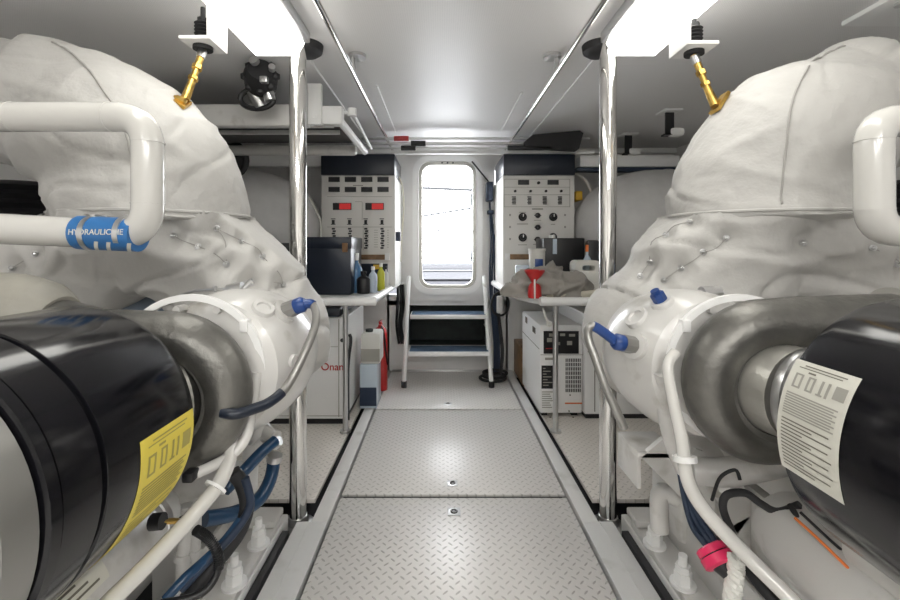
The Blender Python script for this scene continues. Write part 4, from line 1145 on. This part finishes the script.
    # coolant rail pipe along the engine side
    if s < 0:
        cp = [at(232, 392, 1.04), at(232, 425, 1.0), at(230, 455, .96), at(222, 478, .92), at(208, 498, .89), at(178, 532, .84), at(140, 572, .78), at(100, 612, .72), at(40, 680, .64)]
        rad = [.0155]*7
        cp2 = [at(257, 372, 1.02), at(253, 405, 1.01), at(248, 432, .99), at(238, 449, .97), at(218, 463, .94), at(190, 476, .9)]
        cp2r = .0115
    else:
        cp = [at(676, 352, .99), at(668, 366, .98), at(673, 400, .96), at(682, 440, .94), at(688, 480, .92), at(706, 512, .90), at(748, 557, .86), at(797, 606, .80), at(870, 690, .72)]
        rad = [.012, .012, .013, .0145, .015, .015, .015]
        cp2 = [at(662, 372, 1.03), at(664, 400, 1.05), at(672, 440, 1.05), at(684, 470, 1.06)]; cp2r = .02
    b = B(); b.tube(cp, rad, 16, smooth=7); b.build('coolant_pipe', 'pipe', r)
    b = B(); b.tube(cp2, cp2r, 14, smooth=6); b.build('return_pipe', 'white', r)
    b = B(); p_ = cp[3]; b.tube([p_+(cp[4]-cp[3])*.4, p_+(cp[4]-cp[3])*.55], .024, 14); b.build('pipe_collar', 'white2', r)
    # turbo support bracket
    b = B()
    if s > 0:
     bx(b, .50, .62, 1.22, 1.36, .545, .565, .004); bx(b, .50, .512, 1.22, 1.36, .46, .55, .003)
     b.prism([P(.512, 1.22, .55), P(.64, 1.22, .66), P(.72, 1.22, .62), P(.72, 1.22, .38), P(.62, 1.22, .44)], (0, 1, 0), .016)
    b.prism([P(.60, 1.30, .66), P(.68, 1.30, .70), P(.90, 1.30, .36), P(.84, 1.30, .28)], (0, 1, 0), .04)
    b.cyl(P(.665, 1.205, .56), P(.665, 1.22, .56), .02, 6)
    b.build('turbo_bracket', 'white', r)
    # valve hardware between the housing and blanket
    b = B()
    if s < 0:
        a_ = [at(146, 316, 1.2), at(176, 297, 1.2), at(193, 291, 1.2), at(226, 289, 1.2)]
        b.tube(a_, .004, 8); b.cyl(at(228, 291, 1.2), at(243, 288, 1.2), .018, 12); b.cyl(at(214, 289, 1.2), at(216, 289, 1.2), .009, 8); b.cyl(at(244, 288, 1.2), at(252, 280, 1.2), .007, 8)
    else:
        b.cyl(at(682, 292, 1.2), at(702, 294, 1.2), .010, 12); b.cyl(at(702, 294, 1.2), at(712, 293, 1.2), .021, 14); b.cyl(at(712, 293, 1.2), at(720, 292, 1.2), .017, 14)
        b.tube([at(665, 298, 1.12), at(690, 303, 1.1), at(716, 315, 1.05)], .0035, 6, smooth=4)
    b.build('actuator_rod', 'steel', r)
    # cradle filling between housing and heads
    b = B(); bx(b, .70, .95, 1.05, 1.45, .58, .84, .05); b.build('turbo_pedestal', 'white', r)
    # dark fuel hoses low on the block
    return r
EL = engine(-1); ER = engine(1)

# side specific hoses (parts of the engines)
def hose(name, m, pts, rad, parent, smooth=7, label=None):
    b = B(); b.tube(pts, rad, 12, smooth=smooth); o = b.build(name, m, parent)
    if label: o['label'] = label
    return o
hose('coolant_hose', 'bluehose', [at(275, 441, 1.45), at(262, 452, 1.40), at(243, 472, 1.34), at(225, 490, 1.28)], .019, EL, label='blue coolant hose')
hose('coolant_hose', 'bluehose', [at(274, 460, 1.50), at(270, 480, 1.46), at(258, 500, 1.40), at(235, 513, 1.32), at(205, 519, 1.25)], .022, EL, label='blue coolant hose')
for (p, q) in (((272, 444), (277, 439)), ((274, 461), (275, 455))):
    b = B(); b.cyl(at(*p, 1.46), at(*q, 1.46), .025, 16); b.build('hose_clamp', 'steel', EL)
b = B(); b.cyl(at(262, 437, 1.5), at(254, 428, 1.5), .045, 18, .008); b.cyl(at(275, 439, 1.47), at(262, 431, 1.5), .028, 14); b.box(at(240, 470, 1.5), at(256, 432, 1.5)+V((0, .1, 0)), .02); b.build('water_pump', 'white', EL)
hose('wiring_harness', 'rubber', [at(233, 472, 1.15), at(242, 484, 1.16), at(247, 505, 1.16), at(241, 528, 1.14), at(226, 550, 1.1), at(205, 575, 1.06), at(186, 600, 1.0)], .019, EL)
hose('blue_cable', 'navy2', [at(245, 478, 1.15), at(250, 505, 1.15), at(236, 530, 1.10), at(212, 556, 1.05), at(180, 590, 1.0)], .011, EL)
hose('blue_cable', 'bluehose', [at(240, 520, 1.12), at(225, 540, 1.08), at(205, 560, 1.04), at(185, 578, 1.0), at(165, 600, .97)], .011, EL)
b = B(); pp = cr([at(196, 530, .98), at(208, 538, 1.0), at(217, 552, 1.0), at(218, 570, 1.0), at(208, 588, .98), at(190, 598, .96), at(160, 604, .94)], 8)
b.tube(pp, .0085, 10)
for k in range(0, 24, 1): b.cyl(pp[k], pp[k]+(pp[k+1]-pp[k])*.45, .0115, 10)
b.build('corrugated_conduit', 'black', EL)
b = B(); b.tube([at(160, 522, .9), at(172, 521, .93), at(182, 521, .95)], .006, 8); b.build('brass_pipe', 'brass', EL)
B().cyl(at(152, 522, .9), at(163, 521, .9), .017, 12).build('sensor', 'black', EL)
B().cyl(at(181, 521, .95), at(189, 520, .95), .012, 6).build('sensor', 'black', EL)
B().box(at(181, 484, .88), at(192, 474, .88)+V((0, .03, 0)), .004).build('sensor', 'black', EL)
# right side
for k, (d, e) in enumerate(((0, 0), (5, -2), (9, -4))):
    hose('blue_cable', 'navy2', [at(680, 472, 1.12), at(685+d*.4, 500, 1.08), at(692+d, 525+e, 1.04), at(702+d, 540+e, 1.0), at(712+d*.6, 551+e, .98)], .0075, ER)
b = B(); a_, c_ = at(709, 546, .98), at(722, 566, .95); d = c_-a_
b.tube([a_, a_+d*.08, a_+d*.4], [.030, .034, .034], 18); b.tube([a_+d*.47, a_+d*.9, c_], [.036, .036, .030], 18); o = b.build('connector', 'magenta', ER); o['label'] = 'magenta cable connector'
b = B(); b.tube([a_+d*.38, a_+d*.50], .031, 16); b.tube([c_-d*.05, c_+d*.5], [.022, .012], 14); b.build('connector_boot', 'black', o)
b = B(); rp = cr([at(736, 558, .93), at(735, 575, .93), at(733, 590, .92), at(732, 612, .9)], 10)
for ph in (0, 2.1, 4.2): b.tube([p+V((.010*math.cos(i*.8+ph), .010*math.sin(i*.8+ph), 0)) for i, p in enumerate(rp)], .009, 7)
b.build('lagging_rope', 'rope', ER)
hose('wiring_harness', 'rubber', [at(738, 548, 1.0), at(731, 530, 1.0), at(723, 508, 1.0), at(727, 495, 1.0), at(745, 493, 1.0), at(760, 503, .98), at(778, 512, .95), at(800, 505, .92)], .0085, ER)
hose('ignition_lead', 'orange', [at(795, 518, .86), at(815, 536, .82), at(845, 565, .78), at(875, 595, .74)], .0028, ER)
hose('ignition_lead', 'rubber', [at(800, 512, .86), at(830, 540, .82), at(860, 566, .78), at(885, 590, .74)], .0028, ER)
b = B(); b.ball(at(885, 603, .75), .045, (1, 1.2, .8), 2); b.build('rubber_cap', 'rubber', ER)
b = B(); b.box(at(800, 560, .95), at(850, 520, .95)+V((0, .1, 0)), .02); b.cyl(at(822, 535, .92), at(822, 523, .92), .02, 6); b.build('injector_cover', 'white', ER)
b = B(); b.tube([at(676, 498, 1.3), at(662, 492, 1.3), at(659, 505, 1.3), at(660, 530, 1.3)], .026, 14, smooth=5); b.build('drain_elbow', 'white', ER)

for k, (a_, c_, rr, nm) in enumerate((((205, 392), (203, 470), .024, 'riser_pipe'), ((188, 505), (183, 600), .02, 'riser_pipe'), ((197, 500), (194, 600), .012, 'riser_pipe'))):
    b = B(); b.tube([at(*a_, 1.1), at(*c_, 1.08)], rr, 14); b.cyl(at(*a_, 1.1)+(at(*c_, 1.08)-at(*a_, 1.1))*.5, at(*a_, 1.1)+(at(*c_, 1.08)-at(*a_, 1.1))*.56, rr*1.3, 14); b.build(nm, 'white', EL)
b = B(); b.tube([at(693, 470, 1.15), at(725, 472, 1.12), at(775, 462, 1.05), at(800, 452, 1.02)], .035, 16, smooth=5); b.build('cross_pipe', 'white', ER)
b = B(); b.box(at(716, 500, 1.15), at(742, 478, 1.15)+V((0, .05, 0)), .01); b.cyl(at(724, 488, 1.14), at(724, 488, 1.12), .016, 6); b.build('sensor_block', 'white', ER)
b = B(); b.cyl(at(842, 512, .84), at(830, 500, .86), .028, 8); b.cyl(at(846, 516, .83), at(842, 512, .84), .018, 6); b.build('relief_valve', 'castlight', ER)
hose('thin_cable', 'rubber', [at(712, 500, 1.08), at(720, 478, 1.05), at(735, 470, 1.03), at(740, 480, 1.02)], .004, ER)
hose('thin_cable', 'rubber', [at(790, 505, .93), at(800, 520, .90), at(812, 528, .88), at(826, 545, .84)], .006, ER)
hose('dark_pipe', 'rubber', [at(742, 560, .96), at(760, 585, .92), at(785, 612, .88)], .012, ER)

# blue oil filter far left
r = thing('oil_filter', at(-6, 268, 1.6), 'dark blue oil filter can at the left edge below the white pipe', 'filter')
B().cyl(at(-5, 300, 1.6), at(-5, 258, 1.6), .075, 24, .012).build('can', 'bluehose', r)
B().cyl(at(-5, 258, 1.6), at(-5, 250, 1.6), .05, 24).build('cap', 'black', r)

# =================================================================== WHITE COOLING PIPES
def cooling_pipe(pts, rad, label):
    r = thing('water_pipe', pts[len(pts)//2], label, 'pipe'); return r
D = 1.05; RP = 14.5*D/F
def elbow_path(corners, rad, n=6):
    out = [V(corners[0])]
    for a, c, e in zip(corners, corners[1:], corners[2:]):
        a, c, e = V(a), V(c), V(e); d1 = (a-c).normalized(); d2 = (e-c).normalized()
        p1, p2 = c+d1*rad, c+d2*rad
        for k in range(n+1):
            t = k/n; out.append(p1*(1-t)**2+c*2*t*(1-t)+p2*t*t)
    out.append(V(corners[-1])); return out
r = thing('water_pipe', at(100, 170, D), 'white cooling water pipe with two elbows in front of the left exhaust blanket', 'pipe')
cs = [at(-120, 117, D), at(148, 117, D), at(148, 236, D), at(120, 236, D)]
B().tube(elbow_path(cs[:3]+[at(112, 234.5, D)], .078, 9), RP, 24).build('upper_run', 'pipe', r)
B().tube([at(100, 233.5, D), at(80, 232.6, D), at(-60, 226, D-.08)], RP*1.02, 24).build('lower_run', 'pipe', r)
b = B()
for (p, q) in ((at(110, 117, D), at(111.2, 117, D)), (at(148, 203, D), at(148, 204.2, D)), (at(148, 142, D), at(148, 143.2, D)), (at(13, 117, D), at(14, 117, D))): b.cyl(p, q, RP*1.03, 24)
b.build('weld_ring', 'pipe', r)
b = B(); b.tube([at(80, 232.6, D), at(139, 235, D)], RP*1.16, 28); h = b.build('rubber_sleeve', 'blue', r); h['label'] = 'blue rubber sleeve with white lettering'
for px in (93, 127):
    b = B(); b.cyl(at(px-2.6, 233.3, D), at(px+2.6, 233.5, D), RP*1.20, 28); b.box(at(px-4, 218.5, D-.01), at(px+5, 214.5, D)+V((0, .03, 0)), .002); b.build('hose_clamp', 'steel', h)
# wavy printed bands
b = B()
def onpipe(px, ang, rr): p = at(px, 232+(px-68)*.05, D); return p+V((0, -math.cos(ang)*rr, math.sin(ang)*rr))
for px in (105, 117, 137):
    t = bmesh.new(); g = []
    for k in range(9):
        a = math.radians(-75+k*6); g.append([t.verts.new(onpipe(px-6+k*.9, a, RP*1.17)), t.verts.new(onpipe(px-2+k*.9, a, RP*1.17))])
    for A, C in zip(g, g[1:]): t.faces.new((A[0], A[1], C[1], C[0]))
    b.merge(t)
b.build('printed_band', 'labelwhite', h)
c0 = at(109, 234, D)
tb = B(); tb.text('HYDRAULIC HE', .0185, Matrix.Translation((c0.x, 0, 0)) @ Matrix.Rotation(PI/2, 4, 'X'), .0004)
for v in tb.bm.verts:
    zz_ = v.co.z+.004; a = zz_/(RP*1.17); rr = RP*1.175+(.0006 if v.co.y < 0 else 0)
    v.co = V((v.co.x, c0.y-math.cos(a)*rr, c0.z+math.sin(a)*rr-.001))
tb.build('lettering', 'labelwhite', h)
r = thing('water_pipe', at(880, 170, D), 'white cooling water pipe with two elbows at the right edge of the picture', 'pipe')
B().tube(elbow_path([at(1020, 121, D), at(874, 121, D), at(874, 231, D), at(1020, 231, D)], .06, 8), 15.5*D/F, 24).build('run', 'pipe', r)
b = B()
for (p, q) in ((at(874, 209, D), at(874, 210.2, D)), (at(874, 140, D), at(874, 141, D))): b.cyl(p, q, 15.5*D/F*1.03, 24)
b.build('weld_ring', 'pipe', r)

# =================================================================== CAMERA, WORLD, RENDER LOOK
cam = bpy.data.cameras.new('camera'); co = bpy.data.objects.new('camera', cam); col.objects.link(co)
co.location = (0, 0, CH); co.rotation_euler = (PI/2, 0, 0)
cam.sensor_width = 36; cam.lens = 36*F/900; cam.shift_x = (450-CX)/900; cam.shift_y = -(300-CY)/900; cam.clip_start = .05
bpy.context.scene.camera = co
w = bpy.data.worlds.new('world'); w.use_nodes = True; bpy.context.scene.world = w
bg = w.node_tree.nodes['Background']; bg.inputs['Color'].default_value = (.93, .96, 1, 1); bg.inputs['Strength'].default_value = 9
sc = bpy.context.scene
sc.view_settings.view_transform = 'Standard'; sc.view_settings.look = 'None'; sc.view_settings.gamma = 1; sc.view_settings.exposure = 0.25
sc.view_settings.use_curve_mapping = False
try: sc.cycles.max_bounces = 10; sc.cycles.diffuse_bounces = 6; sc.cycles.transparent_max_bounces = 8
except Exception: pass
